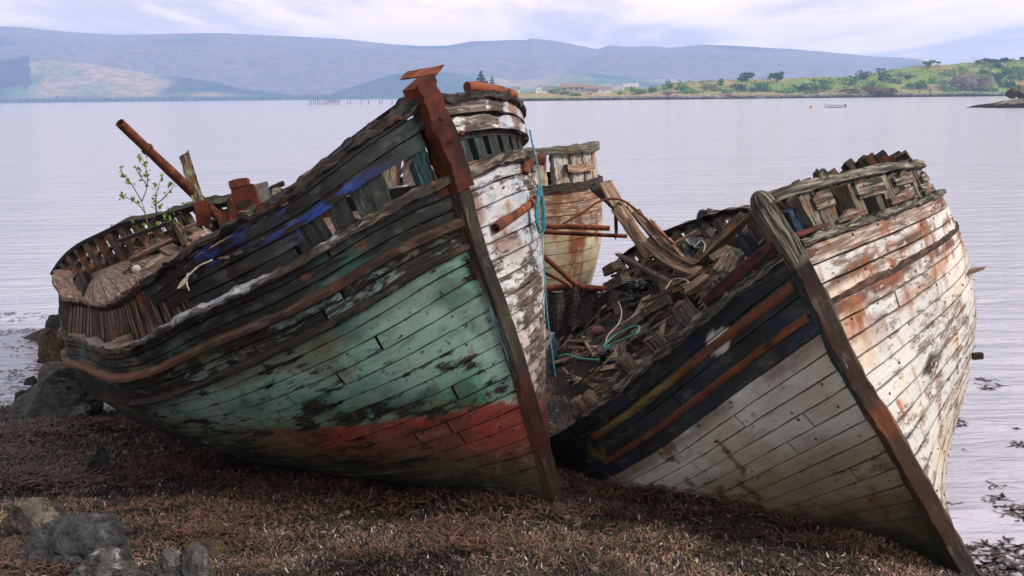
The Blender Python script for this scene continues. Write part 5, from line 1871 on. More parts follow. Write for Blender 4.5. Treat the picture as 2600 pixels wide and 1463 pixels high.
cR = lerp(cR, A([.26, .20, .18]), sst(HZ / np.maximum(hR, 1) + (n1 - .5) * .3, .93, 1.0) * .75)
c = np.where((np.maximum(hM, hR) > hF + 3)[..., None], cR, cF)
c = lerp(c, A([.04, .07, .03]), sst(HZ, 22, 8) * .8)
fo = (XS < 108) * (YS < 3750) * sst(HZ, 60, 75)
c = lerp(c, A([.010, .026, .018]), fo * 1.0)
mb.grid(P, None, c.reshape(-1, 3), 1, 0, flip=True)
m_, t = newmat('far_hillside')
ac = t.n('ShaderNodeAttribute', attribute_name='col')
tc_ = t.n('ShaderNodeTexCoord')
a_ = t.noise((tc_, 'Object'), .035, 7, .65, .2)
c_ = t.mix(t.rng(a_, .35, .65), t.mix(.55, (ac, 'Color'), (.008, .018, .012)), (ac, 'Color'))
finish(t, c_, .95, None, spec=.05)
tag(mb.build('far_hills', m_, None), kind='structure')

# conifer plantation on the left-hand hill, and far-shore woods: masses of trees
g = np.random.default_rng(91)


def hillz(X, Y):
    xsv = X / Y * FPX + CX
    i = np.clip(np.searchsorted(xs_, xsv) - 1, 0, len(xs_) - 2)
    j = np.clip(np.searchsorted(ys_, Y) - 1, 0, len(ys_) - 2)
    return HZ[i, j]


mb = MB()
for k in range(1500):
    if k < 900:
        x = g.uniform(-60, 108)
        y = g.uniform(3100, 3520)
    else:
        x = g.uniform(-60, 1290)
        y = 2905 + sst(x, 500, 900) * 185 + abs(g.normal()) * 35
    X_ = (x - CX) / FPX * y
    z = float(hillz(A([X_]), A([y]))[0])
    if k < 900 and z < 42:
        continue
    h_ = g.uniform(13, 24) if k < 900 else g.uniform(7, 14)
    r_ = h_ * (.24 if k < 900 else .55)
    ring = [(X_ + math.cos(a) * r_, y + math.sin(a) * r_, z + h_ * .1) for a in (0, 1.26, 2.51, 3.77, 5.03)]
    mid = [(X_ + math.cos(a + .6) * r_ * .7, y + math.sin(a + .6) * r_ * .7, z + h_ * (.5 if k < 900 else .75)) for a in (0, 1.26, 2.51, 3.77, 5.03)]
    cc = A([.010, .028, .018]) if k < 900 else lerp((.02, .05, .02), (.06, .10, .035), g.uniform())
    mb.add(ring + mid + [(X_, y, z + h_)], [(i, (i + 1) % 5, 5 + (i + 1) % 5, 5 + i) for i in range(5)] + [(5 + i, 5 + (i + 1) % 5, 10) for i in range(5)], None, cc)
m2, t = newmat('far_foliage')
ac = t.n('ShaderNodeAttribute', attribute_name='col')
finish(t, (ac, 'Color'), .95, None, spec=.05)
M_FAR = m2
tag(mb.build('far_woods', M_FAR, None, smooth=False), 'dark conifer plantation and shoreline woods across the sound', 'woods', kind='stuff')

# ------------------------------------------------------------------ near headland on the right
SKY = interp([(1180, 246), (1290, 243), (1320, 236), (1400, 234), (1560, 231), (1640, 226), (1700, 214), (1780, 208), (1850, 205), (1950, 203), (2050, 199), (2150, 198), (2200, 190), (2302, 173), (2384, 167), (2498, 160), (2600, 153), (2800, 150), (3200, 160)])


def landz(X, Y):
    X, Y = np.asarray(X, float), np.asarray(Y, float)
    xsv = X / Y * FPX + CX
    n_ = fbm(np.stack([X / 26, Y / 26, X * 0], -1), 4, 841) - .5
    sh = 752 + n_ * 26 + 120 * sst(xsv, 1330, 1265)
    H_ = (hz(xsv) - SKY(xsv)) / FPX * 905 + CAMH
    tt = (Y - sh) / (905 - 752)
    prof = np.where(tt < 0, tt * 6, np.minimum(2.2, 60 * tt) + (H_ - 2.2) * sst(tt, .02, 1.0))
    cliff = sst(xsv, 2420, 2440) * sst(xsv, 2520, 2500) * 8 * sst(tt, .16, .2) * sst(tt, .75, .4)
    return prof + cliff + (fbm(np.stack([X / 9, Y / 9, X * 0], -1), 3, 851) - .5) * 2.2 * sst(tt, .05, .3)


xv = np.linspace(1180, 3100, 400)
yv = np.linspace(725, 1100, 110)
XS2, YV = np.meshgrid(xv, yv, indexing='ij')
XL = (XS2 - CX) / FPX * YV
ZL = landz(XL, YV)
P = np.stack([XL, YV, ZL], -1)
mb = MB()
n1 = fbm(np.stack([XL / 40, YV / 40, XL * 0], -1), 4, 861)
n2 = fbm(np.stack([XL / 7, YV / 7, XL * 0], -1), 4, 871)
c = lerp((.36, .26, .12), (.20, .27, .06), sst(n1 + (n2 - .5) * .3, .42, .58))
c = lerp(c, A([.44, .34, .19]), sst(n2, .52, .62) * sst(ZL, 9, 4) * .8)
c = lerp(c, A([.16, .36, .06]), sst(XS2, 2380, 2440) * sst(ZL, 9, 5) * .8)
c = lerp(c, lerp((.03, .028, .026), (.19, .175, .16), sst(n2, .45, .55)), sst(ZL, 2.6, 1.6))
c = lerp(c, A([.010, .010, .011]), sst(ZL, 1.5, .9))
c = lerp(c, lerp((.07, .055, .04), (.2, .165, .12), sst(n2, .42, .58)), sst(XS2, 2418, 2440) * sst(XS2, 2525, 2500) * sst(YV, 770, 778) * sst(YV, 815, 790))
mb.grid(P, None, c.reshape(-1, 3), 1, 0, flip=True)
m_, t = newmat('headland_turf')
ac = t.n('ShaderNodeAttribute', attribute_name='col')
tc_ = t.n('ShaderNodeTexCoord')
a_ = t.noise((tc_, 'Object'), .45, 8, .7)
c_ = t.mix(t.rng(a_, .35, .6), t.mix(.5, (ac, 'Color'), (.02, .02, .01)), (ac, 'Color'))
finish(t, c_, .95, a_, .6, 1.0, .05)
tag(mb.build('headland', m_, None), kind='structure')

# shoreline boulders along the headland: past counting
mb = MB()
lo = ICO_V[:42]
_b2 = bmesh.new()
bmesh.ops.create_icosphere(_b2, subdivisions=1, radius=1)
I1V, I1F = A([v.co[:] for v in _b2.verts]), [tuple(v.index for v in f.verts) for f in _b2.faces]
_b2.free()
for k in range(1100):
    x = g.uniform(1500, 2640)
    y = 752 + g.uniform(-6, 22)
    X_ = (x - CX) / FPX * y
    z = float(landz(X_, y))
    if not (.2 < z < 4.0):
        continue
    s_ = g.uniform(.35, 1.3)
    cc = A([.012, .012, .012]) if z < 1.1 else lerp((.12, .105, .09), (.34, .31, .28), g.uniform())
    mb.add(I1V * A([s_, s_, s_ * .6]) * g.uniform(.75, 1.2, (len(I1V), 1)) + A([X_, y, z]), I1F, None, cc)
tag(mb.build('shore_stones', M_FAR, None, smooth=False), 'pale and black stones edging the far right shore', 'stones', kind='stuff')


def hitland(px, py):
    c_ = A([0, 0, CAMH])
    r = unproj(px, py, 1.0) - c_
    for t_ in np.arange(735, 1080, 2.0):
        p = c_ + r * t_
        if p[2] < float(landz(p[0], p[1])):
            return p
    p = c_ + r * 905
    p[2] = float(landz(p[0], p[1]))
    return p


M_FOL = bpy.data.materials.new('foliage')
M_FOL.use_nodes = True
t = NT(M_FOL.node_tree)
ac = t.n('ShaderNodeAttribute', attribute_name='col')
d1 = t.n('ShaderNodeBsdfDiffuse', {'Color': (ac, 'Color')})
d2 = t.n('ShaderNodeBsdfTranslucent', {'Color': (ac, 'Color')})
t.n('ShaderNodeOutputMaterial', {'Surface': t.n('ShaderNodeMixShader', {0: .25, 1: d1, 2: d2})})


def foliage(mb, c0, rx, rz, n, leaf, c1, c2, seed, conifer=False):
    q = np.random.default_rng(seed)
    lobes = [(q.normal(size=3) * A([.45, .45, .35]), q.uniform(.35, .6)) for _ in range(9)]
    for _ in range(n):
        if conifer:
            h_ = q.uniform(0, 1) ** 1.3
            lay = round(h_ * 9) / 9
            a = q.uniform(0, 6.28)
            rr_ = (1 - lay) ** .7 * q.uniform(.15, 1.0) * (.75 + .25 * math.sin(a * 3 + lay * 20))
            p = A([math.cos(a) * rr_ * rx, math.sin(a) * rr_ * rx, (lay * 2 - 1) * rz - rr_ * .12 * rz])
        else:
            l_, r_ = lobes[q.integers(0, len(lobes))]
            d = q.normal(size=3)
            d /= np.linalg.norm(d)
            p = (l_ + d * r_ * q.uniform(.55, 1.0)) * A([rx, rx, rz])
            if p[2] < -rz:
                p[2] = -rz * q.uniform(.7, 1)
        u = q.normal(size=3)
        u /= np.linalg.norm(u)
        v = np.cross(u, q.normal(size=3))
        v /= np.linalg.norm(v)
        s_ = leaf * q.uniform(.6, 1.3)
        mb.add([c0 + p - u * s_, c0 + p + v * s_ * .7, c0 + p + u * s_, c0 + p - v * s_ * .7], [(0, 1, 2, 3)], None, lerp(c1, c2, q.uniform()))


def tree(name, label, cat, px, pyb, w_, h_, c1, c2, seed, group=None, conifer=False, n=420, at=None):
    p = hitland(px, pyb) if at is None else at
    d = p[1]
    rx, rz = w_ / FPX * d / 2, h_ / FPX * d / 2
    root = empty(name, Matrix.Translation(tuple(p)), label, cat, group)
    mb = MB()
    mb.tube(A([[0, 0, -.4], [rx * .03, 0, rz * .6], [0, rx * .04, rz * 1.2]]), [rx * .09 + .08, rx * .07 + .05, .05], 6)
    for k in range(4):
        a = k * 1.6 + seed
        mb.tube(A([[0, 0, rz * .5], [math.cos(a) * rx * .3, math.sin(a) * rx * .3, rz * .95], [math.cos(a) * rx * .55, math.sin(a) * rx * .55, rz * 1.3]]), [.07, .05, .03], 5)
    mb.build('trunk', M_TIMBER, root)
    mb = MB()
    foliage(mb, A([0, 0, rz * (1.0 if 'tree' in name or conifer else .62)]), rx * 1.02, rz, n, max(.16, rx * .13), c1, c2, seed, conifer)
    mb.build('crown', M_FOL, root, smooth=False)
    return root


DK, MD, LT, OL, GY, BR, PK = ((.014, .06, .022), (.05, .16, .045)), ((.04, .14, .022), (.13, .30, .05)), ((.10, .25, .03), (.24, .44, .08)), ((.08, .13, .03), (.22, .26, .07)), ((.15, .19, .10), (.34, .38, .22)), ((.09, .065, .02), (.24, .165, .06)), ((.25, .04, .12), (.5, .13, .28))
# landmarks on the skyline
tree('conifer', 'ragged dark conifer standing behind the stem of the green wreck', 'tree', 1228, 232, 64, 66, (.012, .02, .022), (.045, .06, .06), 3, conifer=True, n=1300, at=A([(1228 - CX) / FPX * 880, 880, 1.2]))
tree('conifer', 'lower bluish conifer close beside the ragged dark one', 'tree', 1256, 234, 44, 52, (.015, .04, .032), (.05, .09, .07), 5, conifer=True, n=800, at=A([(1256 - CX) / FPX * 886, 886, 1.4]))
TR = 'trees on the headland skyline'
tree('broadleaf_tree', 'square-topped green tree just left of the flat-topped tree', 'tree', 1832, 218, 22, 24, *MD, 7, TR)
tree('broadleaf_tree', 'flat-topped spreading tree left of the round dark tree', 'tree', 1895, 207, 40, 26, *DK, 9, TR)
tree('broadleaf_tree', 'round very dark green tree alone on the skyline', 'tree', 1972, 208, 36, 25, *DK, 11, TR, n=600)
tree('broadleaf_tree', 'bright green tree alone on the rising skyline at far right', 'tree', 2360, 170, 30, 15, *MD, 13, TR)
tree('broadleaf_tree', 'small grey-green tree near the crossarm pole', 'tree', 2486, 163, 20, 12, *OL, 15, TR)
tree('broadleaf_tree', 'wide low dark clump of trees topping the highest skyline', 'tree', 2536, 159, 50, 13, *DK, 17, TR)
tree('broadleaf_tree', 'dark clump at the right-hand edge of the skyline', 'tree', 2600, 153, 20, 10, *DK, 19, TR)
BU = 'bushes on the headland'
for i, (x, y, w_, h_, tone, lb) in enumerate((
        (1413, 238, 26, 16, LT, 'round bright green bush below the end of the long low house'),
        (1440, 240, 34, 10, OL, 'low olive bush in front of the long low house'),
        (1398, 236, 14, 10, DK, 'small dark bush beside the white gabled cottage'),
        (1462, 244, 30, 8, OL, 'olive scrub at the shore below the long low house'),
        (1602, 236, 26, 16, LT, 'bright bush in front of the mauve-roofed house'),
        (1622, 240, 36, 14, OL, 'olive bush right of the mauve-roofed house'),
        (1572, 240, 18, 9, MD, 'small green bush just left of the mauve-roofed house'),
        (1655, 234, 30, 16, MD, 'green bush at the foot of the bare slope'),
        (1700, 226, 30, 22, DK, 'tall dark bush on the crest where the land starts to rise'),
        (1735, 234, 44, 20, MD, 'mid green bush right of the tall dark crest bush'),
        (1756, 238, 34, 14, LT, 'light green bush below the crest'),
        (1696, 239, 28, 10, GY, 'grey-green scrub near the shore below the tall dark crest bush'),
        (1700, 243, 18, 7, PK, 'first patch of pink rhododendron, below the crest bushes'),
        (1808, 234, 40, 18, OL, 'olive bush right under the square-topped tree'),
        (1846, 238, 30, 14, LT, 'light bush at the foot of the slope right of the tall white pole'),
        (1850, 244, 16, 6, PK, 'small pink rhododendron right of the tall white pole'),
        (1880, 232, 40, 22, DK, 'dark bush on the slope straight below the flat-topped tree'),
        (1916, 234, 34, 18, MD, 'mid green bush between the flat-topped and the round dark tree, low down'),
        (1945, 233, 44, 26, MD, 'large green bush below the round dark tree'),
        (1990, 236, 48, 18, LT, 'long light green bush right under the large one below the round dark tree'),
        (2030, 232, 44, 20, DK, 'dark bush in the middle of the long thicket'),
        (2070, 230, 46, 24, MD, 'broad green bush in the right half of the long thicket'),
        (2105, 228, 36, 20, LT, 'pale bush left of the short white pole'),
        (2090, 214, 36, 14, MD, 'upper bush on the skyline edge of the long thicket'),
        (2060, 238, 36, 10, OL, 'low olive bush at the shore below the long thicket'),
        (2140, 234, 20, 8, PK, 'bright pink rhododendron left of the dead brown scrub'),
        (2168, 238, 34, 14, BR, 'dead brown scrub under the short white pole'),
        (2250, 240, 76, 24, BR, 'largest mound of dead brown scrub above the shore'),
        (2188, 200, 34, 24, DK, 'tall dark bush above the short white pole'),
        (2160, 216, 40, 28, MD, 'tall green bush left of the short white pole, up the slope'),
        (2215, 222, 40, 24, LT, 'light green bush between the two dark ones up the slope'),
        (2240, 206, 34, 30, DK, 'very dark tall bush right of the short white pole'),
        (2272, 212, 30, 18, OL, 'olive bush right of the very dark tall one'),
        (2288, 196, 24, 16, GY, 'grey bush near the skyline above the olive one'),
        (2310, 200, 20, 12, DK, 'small dark bush alone on the yellow slope'),
        (2268, 210, 20, 12, DK, 'little dark bush left of the grey skyline bush'),
        (2330, 226, 56, 24, MD, 'broad mid green bush above the second pink rhododendron'),
        (2362, 232, 10, 8, PK, 'pink rhododendron furthest right, on its own'),
        (2372, 214, 30, 24, LT, 'yellow-green bush on the slope left of the greyish one'),
        (2396, 224, 36, 30, GY, 'large greyish round bush left of the brown cliff'),
        (2402, 190, 28, 16, GY, 'whitish bush by the thin pole on the slope'),
        (2424, 196, 26, 30, LT, 'tall light green bush between the thin pole and the brown cliff'),
        (2438, 182, 16, 12, DK, 'small dark bush left of the crossarm pole'),
        (2420, 232, 36, 14, LT, 'light green bush at the left foot of the brown cliff'),
        (2500, 186, 30, 16, MD, 'green bush on top of the brown cliff'),
        (2532, 172, 30, 14, DK, 'dark bush left of the small white house'),
        (2560, 188, 44, 26, MD, 'large green bush below the small white house'),
        (2530, 208, 50, 30, DK, 'big dark bush on the right side of the brown cliff'),
        (2586, 200, 40, 26, MD, 'mid green bush at the right edge of the slope'),
        (2498, 232, 50, 16, OL, 'wide olive bush at the right foot of the brown cliff'),
        (2562, 222, 44, 18, DK, 'dark bush just above the boulders of the point'),
        (2586, 180, 24, 12, DK, 'dark bush beside the house at the right edge'))):
    p = hitland(x, y)
    tree('bush', lb, 'bush', x, y, w_ * 1.12, h_ * 1.15, *tone, 100 + i, BU, n=260, at=p)

# low scrub and bracken between the bushes: one mass
mb = MB()
for k in range(5200):
    x = g.uniform(1640, 2640)
    y = 752 + g.uniform(8, 150)
    X_ = (x - CX) / FPX * y
    if vnoise(A([X_ / 14, y / 14, 3.0])) < .45:
        continue
    z = float(landz(X_, y))
    if z < 3.2:
        continue
    u = g.normal(size=3)
    u /= np.linalg.norm(u)
    v = np.cross(u, g.normal(size=3))
    v /= np.linalg.norm(v)
    s_ = g.uniform(.5, 1.1)
    c0 = A([X_, y, z + g.uniform(.1, 1.1)])
    mb.add([c0 - u * s_, c0 + v * s_ * .7, c0 + u * s_, c0 - v * s_ * .7], [(0, 1, 2, 3)], None, lerp((.06, .15, .03), (.26, .34, .08), g.uniform()))
tag(mb.build('scrub', M_FOL, None, smooth=False), 'low green bracken and scrub covering the headland slope', 'scrub', kind='stuff')

# brown cliff: rough rock face
mb = MB()
p = hitland(2462, 232)
V = ICO_V * (1 + (fbm(ICO_V * 2.2 + 4, 5, 9, .6)[:, None] - .5) * .9)
V = V * A([11.5, 8, 8.6])
mb.add(V + p + A([0, 9, 4.5]), ICO_F)
place(mb, 'cliff', rock_mat('cliff_rock', (.06, .046, .034), (.24, .19, .14), (.3, .25, .19), .6, .9), 'brown rock cliff standing out of the bushes on the right', 'cliff')

# point of land at the right edge, with boulders
xv2 = np.linspace(2405, 3000, 90)
yv2 = np.linspace(205, 262, 40)
X3, Y3 = np.meshgrid(xv2, yv2, indexing='ij')
XP = (X3 - CX) / FPX * Y3
n_ = fbm(np.stack([XP / 4, Y3 / 4, XP * 0], -1), 5, 881)
ZP = (sst(X3, 2412, 2640) * 2.1) * sst(Y3, 205, 219) * sst(Y3, 262, 240) + (n_ - .55) * 1.3 * sst(X3, 2415, 2480) - .15
mb = MB()
n2 = fbm(np.stack([XP / 1.2, Y3 / 1.2, XP * 0], -1), 4, 891)
mb.grid(np.stack([XP, Y3, ZP], -1), None, lerp(lerp((.12, .1, .085), (.26, .22, .18), sst(n2, .42, .58)), A([.012, .011, .011]), sst(ZP + (n2 - .5) * .6, 1.0, .6)).reshape(-1, 3), 1, 0, flip=True)
tag(mb.build('rocky_point', m_, None), kind='structure')
for i, (x0, x1, y0, y1, lb) in enumerate(((2556, 2582, 224, 248, 'left squarer boulder of the pair on the rocky point'), (2578, 2612, 220, 250, 'right taller boulder of the pair on the rocky point'))):
    mb = MB()
    d = 232.0
    V = ICO_V.copy()
    q = np.random.default_rng(60 + i)
    for _ in range(8):
        n = q.normal(size=3)
        n /= np.linalg.norm(n)
        e = V @ n - q.uniform(.6, .85)
        V = V - np.where(e > 0, e, 0)[:, None] * n
    V *= 1 + (fbm(V * 2.5 + i, 4, 5)[:, None] - .5) * .5
    mb.add(V * A([(x1 - x0) / FPX * d * .55, 1.3, (y1 - y0) / FPX * d * .6]) + unproj((x0 + x1) / 2, (y0 + y1) / 2, d), ICO_F)
    place(mb, 'boulder', M_ROCKB, lb, 'rock', 'boulders on the rocky point')

# houses
M_WALL = plain_mat('white_render', (.72, .70, .67), (.85, .83, .8), 1.5, .9, .1)
M_WALLG = plain_mat('grey_render', (.30, .27, .25), (.42, .39, .36), 1.5, .9, .1)
M_SLATE = plain_mat('slate_roof', (.13, .125, .13), (.24, .23, .24), 3, .8, .2)
M_TILE = plain_mat('brown_roof', (.20, .13, .105), (.30, .21, .17), 3, .85, .2)
M_MAUVE = plain_mat('mauve_roof', (.34, .28, .33), (.48, .41, .46), 3, .8, .2)
M_GLASS = plain_mat('window_glass', (.02, .022, .026), (.06, .065, .075), 2, .15, .05, spec=.6)


def house(name, label, x0, x1, yb, ye, yt, wall, roof, wins, depth=6.0, gable=False, at=None, chim=(), d=None):
    """walls from x0 to x1; yb base, ye eaves, yt ridge, all photo rows"""
    p = hitland((x0 + x1) / 2, yb) if d is None else unproj((x0 + x1) / 2, yb, d)
    D = p[1]
    W_, He, Hr = (x1 - x0) / FPX * D, (yb - ye) / FPX * D, (yb - yt) / FPX * D
    root = empty(name, Matrix.Translation(tuple(p)), label, 'house')
    I = np.eye(4)

    def M(x, y, z):
        m = I.copy()
        m[:3, 3] = (x, y, z)
        return m
    mb = MB()
    y1 = depth
    a, b = -W_ / 2, W_ / 2
    if gable:
        V = [(a, 0, -1), (b, 0, -1), (b, 0, He), (0, 0, Hr), (a, 0, He), (a, y1, -1), (b, y1, -1), (b, y1, He), (0, y1, Hr), (a, y1, He)]
        F = [(0, 1, 2, 3, 4), (9, 8, 7, 6, 5), (1, 6, 7, 2), (0, 4, 9, 5)]
    else:
        V = [(a, 0, -1), (b, 0, -1), (b, 0, He), (a, 0, He), (a, y1, -1), (b, y1, -1), (b, y1, He), (a, y1, He), (a, y1 / 2, Hr), (b, y1 / 2, Hr)]
        F = [(0, 1, 2, 3), (7, 6, 5, 4), (1, 5, 6, 9, 2), (4, 0, 3, 8, 7)]
    mb.add(V, F)
    mb.build('wall', wall, root, smooth=False)
    mb = MB()
    o_ = .35
    if gable:
        for sg in (-1, 1):
            e = (Hr - He) / (W_ / 2) * o_
            q = A([(sg * (W_ / 2 + o_), -o_, He - e), (0, -o_, Hr), (0, y1 + o_, Hr), (sg * (W_ / 2 + o_), y1 + o_, He - e)])
            mb.add(np.r_[q + A([0, 0, .05]), q + A([0, 0, .25])], [(0, 1, 2, 3), (7, 6, 5, 4), (0, 4, 5, 1), (1, 5, 6, 2), (2, 6, 7, 3), (3, 7, 4, 0)])
    else:
        for sg in (0, 1):
            yy = -o_ if sg == 0 else y1 + o_
            e = (Hr - He) / (y1 / 2) * o_
            q = A([(a - o_, yy, He - e), (b + o_, yy, He - e), (b + o_, y1 / 2, Hr), (a - o_, y1 / 2, Hr)])
            mb.add(np.r_[q + A([0, 0, .05]), q + A([0, 0, .25])], [(0, 1, 2, 3), (7, 6, 5, 4), (0, 4, 5, 1), (1, 5, 6, 2), (2, 6, 7, 3), (3, 7, 4, 0)])
    ro = mb.build('roof', roof, root, smooth=False)
    for cx_ in chim:
        mb = MB()
        mb.box(M(cx_ * W_ / 2 * .9, y1 / 2, Hr + .5), .7, .7, 1.6)
        mb.build('chimney', wall, ro, smooth=False)
    for wx, wz, ww, wh in wins:
        mb = MB()
        mb.box(M(wx * W_ / 2, -.03, wz * He), ww, .12, wh)
        mb.build('window', M_GLASS, root, smooth=False)
    return root


house('cottage', 'small white cottage showing its dark gable end beside the rusty fender pipe', 1298, 1320, 236, 226, 219, M_WALL, M_SLATE, [(-.3, .5, .8, .9), (.4, .5, .8, .9)], chim=(-.9,))
house('gabled_cottage', 'white cottage turned gable-on, left of the long low house', 1361, 1377, 237, 227, 217, M_WALL, M_SLATE, [(0, .6, .9, 1.0)], gable=True, depth=14)
house('grey_cottage', 'low slate-roofed cottage between the white gable and the long low house', 1380, 1422, 236, 229, 219, M_WALL, M_SLATE, [(-.5, .5, .9, .9), (.1, .5, .9, .9), (.6, .5, .9, .9)], chim=(.9,))
house('long_house', 'long low grey house with a brown roof', 1425, 1482, 234, 222, 213, M_WALLG, M_TILE, [(-.68, .62, 2.2, 1.3), (-.12, .62, 1.6, 1.3), (.35, .62, 2.2, 1.3), (.82, .62, 1.4, 1.3)], depth=8)
house('bungalow', 'cluttered bungalow with a grey-brown roof right of the long low house', 1484, 1516, 235, 226, 217, M_WALLG, M_TILE, [(-.4, .5, 1.1, 1.0), (.4, .5, 1.1, 1.0)])
house('shed', 'pale shed amid the yard clutter', 1520, 1552, 236, 228, 221, M_WALL, M_TILE, [(-.3, .5, 1.2, 1.0)])
house('white_house', 'white house with a mauve roof set higher on the right of the village', 1582, 1621, 224, 217, 209, M_WALL, M_MAUVE, [(-.55, .5, 1.2, 1.2), (.35, .5, 1.8, 1.2)], chim=(-.0, .95))
house('hill_house', 'small white house high on the hillside at far right', 2540, 2552, 168, 164, 158, M_WALL, M_SLATE, [(0, .5, .8, .8)], gable=True)
house('edge_house', 'white house cut by the right edge of the picture', 2592, 2616, 182, 176, 171, M_WALL, M_SLATE, [(-.3, .5, .9, .9)])
house('far_cottage', 'tiny pinkish cottage on the far shore, left', 287, 294, 254, 251, 247, M_WALL, M_SLATE, [], d=2905.0)
mb = MB()
for z0, r0, r1, h_ in ((0, 3.2, 2.6, 6.0), (6, 3.0, 3.0, .5), (6.5, 1.6, 1.5, 2.4), (8.9, 1.8, .2, 1.4)):
    mb.tube(A([[0, 0, z0], [0, 0, z0 + h_]]), [r0, r1], 12)
o = mb.build('lighthouse', M_WALL)
o.location = tuple(unproj(856, 253, 3050))
tag(o, 'tiny white light tower on the far shore behind the stakes', 'tower')

# parked vehicles by the houses
M_CARR = plain_mat('red_car_paint', (.35, .02, .02), (.42, .03, .025), 1, .3, 0, spec=.5)
M_CARW = plain_mat('white_car_paint', (.6, .6, .6), (.7, .7, .7), 1, .3, 0, spec=.5)
M_TYRE = plain_mat('tyre', (.012, .012, .012), (.02, .02, .02), 4, .9, 0)


def car(px, py, mat, label, L_=4.3):
    p = hitland(px, py)
    root = empty('parked_car', Matrix.Translation(tuple(p)), label, 'car', 'cars parked by the houses')
    mb = MB()
    prof = [(-.5, .30), (-.5, .62), (-.40, .80), (-.24, .88), (-.13, 1.38), (.22, 1.42), (.40, .92), (.5, .84), (.5, .30)]
    V = [(x * L_, s_ * .82 * (.86 if z > 1.2 else 1), z) for s_ in (-1, 1) for x, z in prof]
    k = len(prof)
    mb.add(V, [tuple(range(k)), tuple(range(2 * k - 1, k - 1, -1))] + [(i, i + k, (i + 1) % k + k, (i + 1) % k) for i in range(k)])
    mb.build('body', mat, root, smooth=False)
    mb = MB()
    mb.add([(-.19 * L_, -.80, .92), (.33 * L_, -.80, .94), (.20 * L_, -.735, 1.34), (-.115 * L_, -.735, 1.32)], [(0, 1, 2, 3)])
    mb.build('side_window', M_GLASS, root, smooth=False)
    for x in (-.31, .31):
        for s_ in (-1, 1):
            mb = MB()
            mb.tube(A([[x * L_, s_ * .66, .32], [x * L_, s_ * .86, .32]]), .32, 14)
            mb.build('wheel', M_TYRE, root)


car(1496, 241, M_CARR, 'red car in front of the bungalow')
car(1473, 241, M_CARW, 'white car left of the red one')
car(1516, 240, M_CARW, 'white car right of the red one')

# poles
M_POLE = plain_mat('pole_wood', (.34, .31, .27), (.5, .46, .42), 2, .8, .1)
for x, yt, yb, arm, lb in ((2468, 146, 184, 1, 'tall pole with a crossarm on the skyline'), (2405, 176, 197, 0, 'thin pale pole on the slope left of the brown cliff'), (2176, 200, 222, 0, 'short white pole among the bushes'), (1820, 206, 240, 0, 'tall white pole in front of the square-topped tree'), (1628, 217, 233, 0, 'pale pole right of the mauve-roofed house'), (1554, 216, 243, 0, 'pair of pale posts, left one, near the shore'), (1561, 218, 243, 0, 'pair of pale posts, right one, near the shore'), (1393, 216, 236, 0, 'pale pole beside the low slate-roofed cottage')):
    p = hitland(x, yb)
    h_ = (yb - yt) / FPX * p[1]
    root = empty('utility_pole', Matrix.Translation(tuple(p)), lb, 'pole', 'poles on the headland')
    mb = MB()
    mb.tube(A([[0, 0, -.5], [0, 0, h_]]), [.17, .12], 8)
    mb.build('shaft', M_POLE, root)
    if arm:
        mb = MB()
        mb.beam((-1.6, -.2, h_ - .5), (1.6, -.2, h_ - .5), .16, .14)
        mb.build('crossarm', M_POLE, root)
        for x_ in (-1.4, 0, 1.4):
            mb = MB()
            mb.tube(A([[x_, -.2, h_ - .43], [x_, -.2, h_ - .1]]), .07, 6)
            mb.build('insulator', M_CARW, root)

# moored dinghy and its buoy
p = unproj(2119, 273, 236)
p[2] = 0
din = empty('dinghy', np.asarray(Matrix.Translation(tuple(p)) @ Matrix.Rotation(R(176), 4, 'Z')), 'small white rowing boat moored off the headland', 'boat')
mb = MB()
us = np.linspace(0, 1, 22)


def dsec(u, k):
    w_ = .82 * (1 - max(0, (u - .45) / .55) ** 2.3) * (.78 + .22 * min(1, u * 4))
    sh = .50 + .22 * u ** 2
    a = k * math.pi / 2
    return (-2.3 + 4.6 * u + (.25 * abs(k) if u > .9 else 0) * 0, w_ * math.sin(a), -.15 + (sh + .15) * (1 - math.cos(a)) ** .9)


P = A([[dsec(u, k) for k in np.linspace(-1, 1, 15)] for u in us])
mb.grid(P)
mb.add(P[0], [tuple(range(15))])
mb.build('hull', M_CARW, din)
mb = MB()
Q = P.copy()
Q[..., 1] *= .93
Q[..., 2] += .05
mb.grid(Q, flip=True)
mb.build('inside', M_WALLG, din)
mb = MB()
for k in (0, -1):
    mb.tube(P[:, k] + A([0, 0, .02]), .035, 6)
mb.build('gunwale', M_TYRE, din)
for x_ in (-1.2, .3):
    mb = MB()
    mb.beam((x_, -.7, .32), (x_, .7, .32), .26, .03)
    mb.build('thwart', M_TIMBER, din)
mb = MB()
mb.beam((-2.35, 0, .75), (-2.55, 0, .1), .22, .3, up=(1, 0, 0))
mb.build('outboard', M_TYRE, din)
p = unproj(2060, 274, 233)
mb = MB()
mb.add(ICO_V * A([.36, .36, .42]) + A([p[0], p[1], .22]), ICO_F)
mb.tube(A([[p[0], p[1], .55], [p[0], p[1], .78]]), [.06, .05], 8)
place(mb, 'mooring_buoy', plain_mat('orange_buoy', (.55, .27, .18), (.62, .33, .22), 2, .5, 0), 'orange mooring buoy left of the white rowing boat', 'buoy')

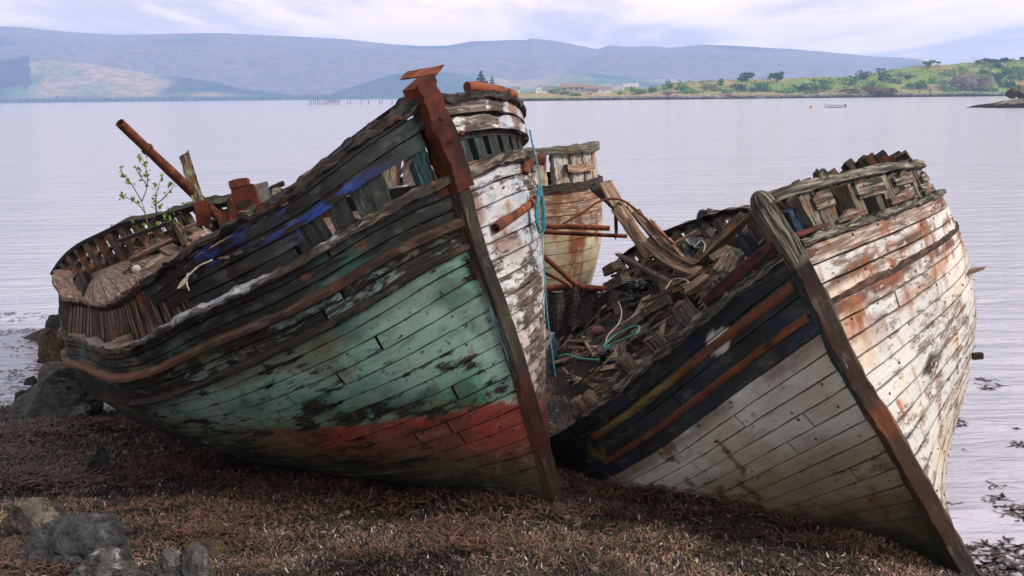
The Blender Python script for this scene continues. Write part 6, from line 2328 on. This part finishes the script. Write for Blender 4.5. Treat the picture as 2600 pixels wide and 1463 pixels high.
# stakes of the old pier
PS = 'stakes of a ruined pier standing in the water'
pr = random.Random(31)
xs_p = [(786, 0), (791, 1), (797, 1), (802, 0), (807, 4), (812, 0), (816, 1), (821, 0), (826, 1), (830, 3), (834, 0), (839, 2), (844, 1), (848, 0), (853, 1), (858, 2), (861, 0)]
lone = [(883, 'first of two stakes close together right of the main row'), (890, 'second of two stakes close together right of the main row'), (918, 'lone stake left of the middle of the gap'), (936, 'lone stake right of the middle of the gap'), (964, 'left one of the last pair of stakes but one'), (970, 'right one of the last pair of stakes but one'), (995, 'outermost stake, nearest the bow of the green wreck')]
for x, e in xs_p + [(x, None) for x, _ in lone]:
    d = 556 + pr.uniform(-6, 6)
    p = unproj(x, 266, d)
    p[2] = -.5
    h_ = 3.1 + (.35 * (e or 0)) + pr.uniform(-.3, .2)
    lb = dict(lone).get(x) if e is None else ('tallest dark stake in the main row' if e == 4 else 'dark weathered stake in the main row of the ruined pier')
    mb = MB()
    lean = pr.uniform(-.25, .35)
    mb.tube(A([[0, 0, 0], [lean * .5, 0, h_ * .5], [lean, 0, h_]]), [.17, .15, .12], 7, C=(.03, .03, .035))
    o = mb.build('pier_stake', M_BLACKW)
    o.location = tuple(p)
    tag(o, lb, 'stake', PS)
mb = MB()
a, b = unproj(834, 257, 556), unproj(858, 257, 556)
mb.beam(a, b, .2, .3)
place(mb, 'pier_beam', M_BLACKW, 'crossbeam still spanning the main row of stakes', 'beam')

# ------------------------------------------------------------------ the air between
HB_ = 6100.0
hv = [(x, y, z) for z in (-3.0, 352.0) for x, y in ((-HB_, -HB_), (HB_, -HB_), (HB_, HB_), (-HB_, HB_))]
me = bpy.data.meshes.new('haze')
me.from_pydata(hv, [], [(3, 2, 1, 0), (4, 5, 6, 7), (0, 1, 5, 4), (1, 2, 6, 5), (2, 3, 7, 6), (3, 0, 4, 7)])
hm = bpy.data.materials.new('haze')
hm.use_nodes = True
t = NT(hm.node_tree)
pv = t.n('ShaderNodeVolumePrincipled', {'Color': (.45, .62, 1.0, 1), 'Density': .00022, 'Anisotropy': .1})
t.n('ShaderNodeOutputMaterial', {'Volume': pv})
me.materials.append(hm)
o = bpy.data.objects.new('haze', me)
col.objects.link(o)
tag(o, kind='stuff')
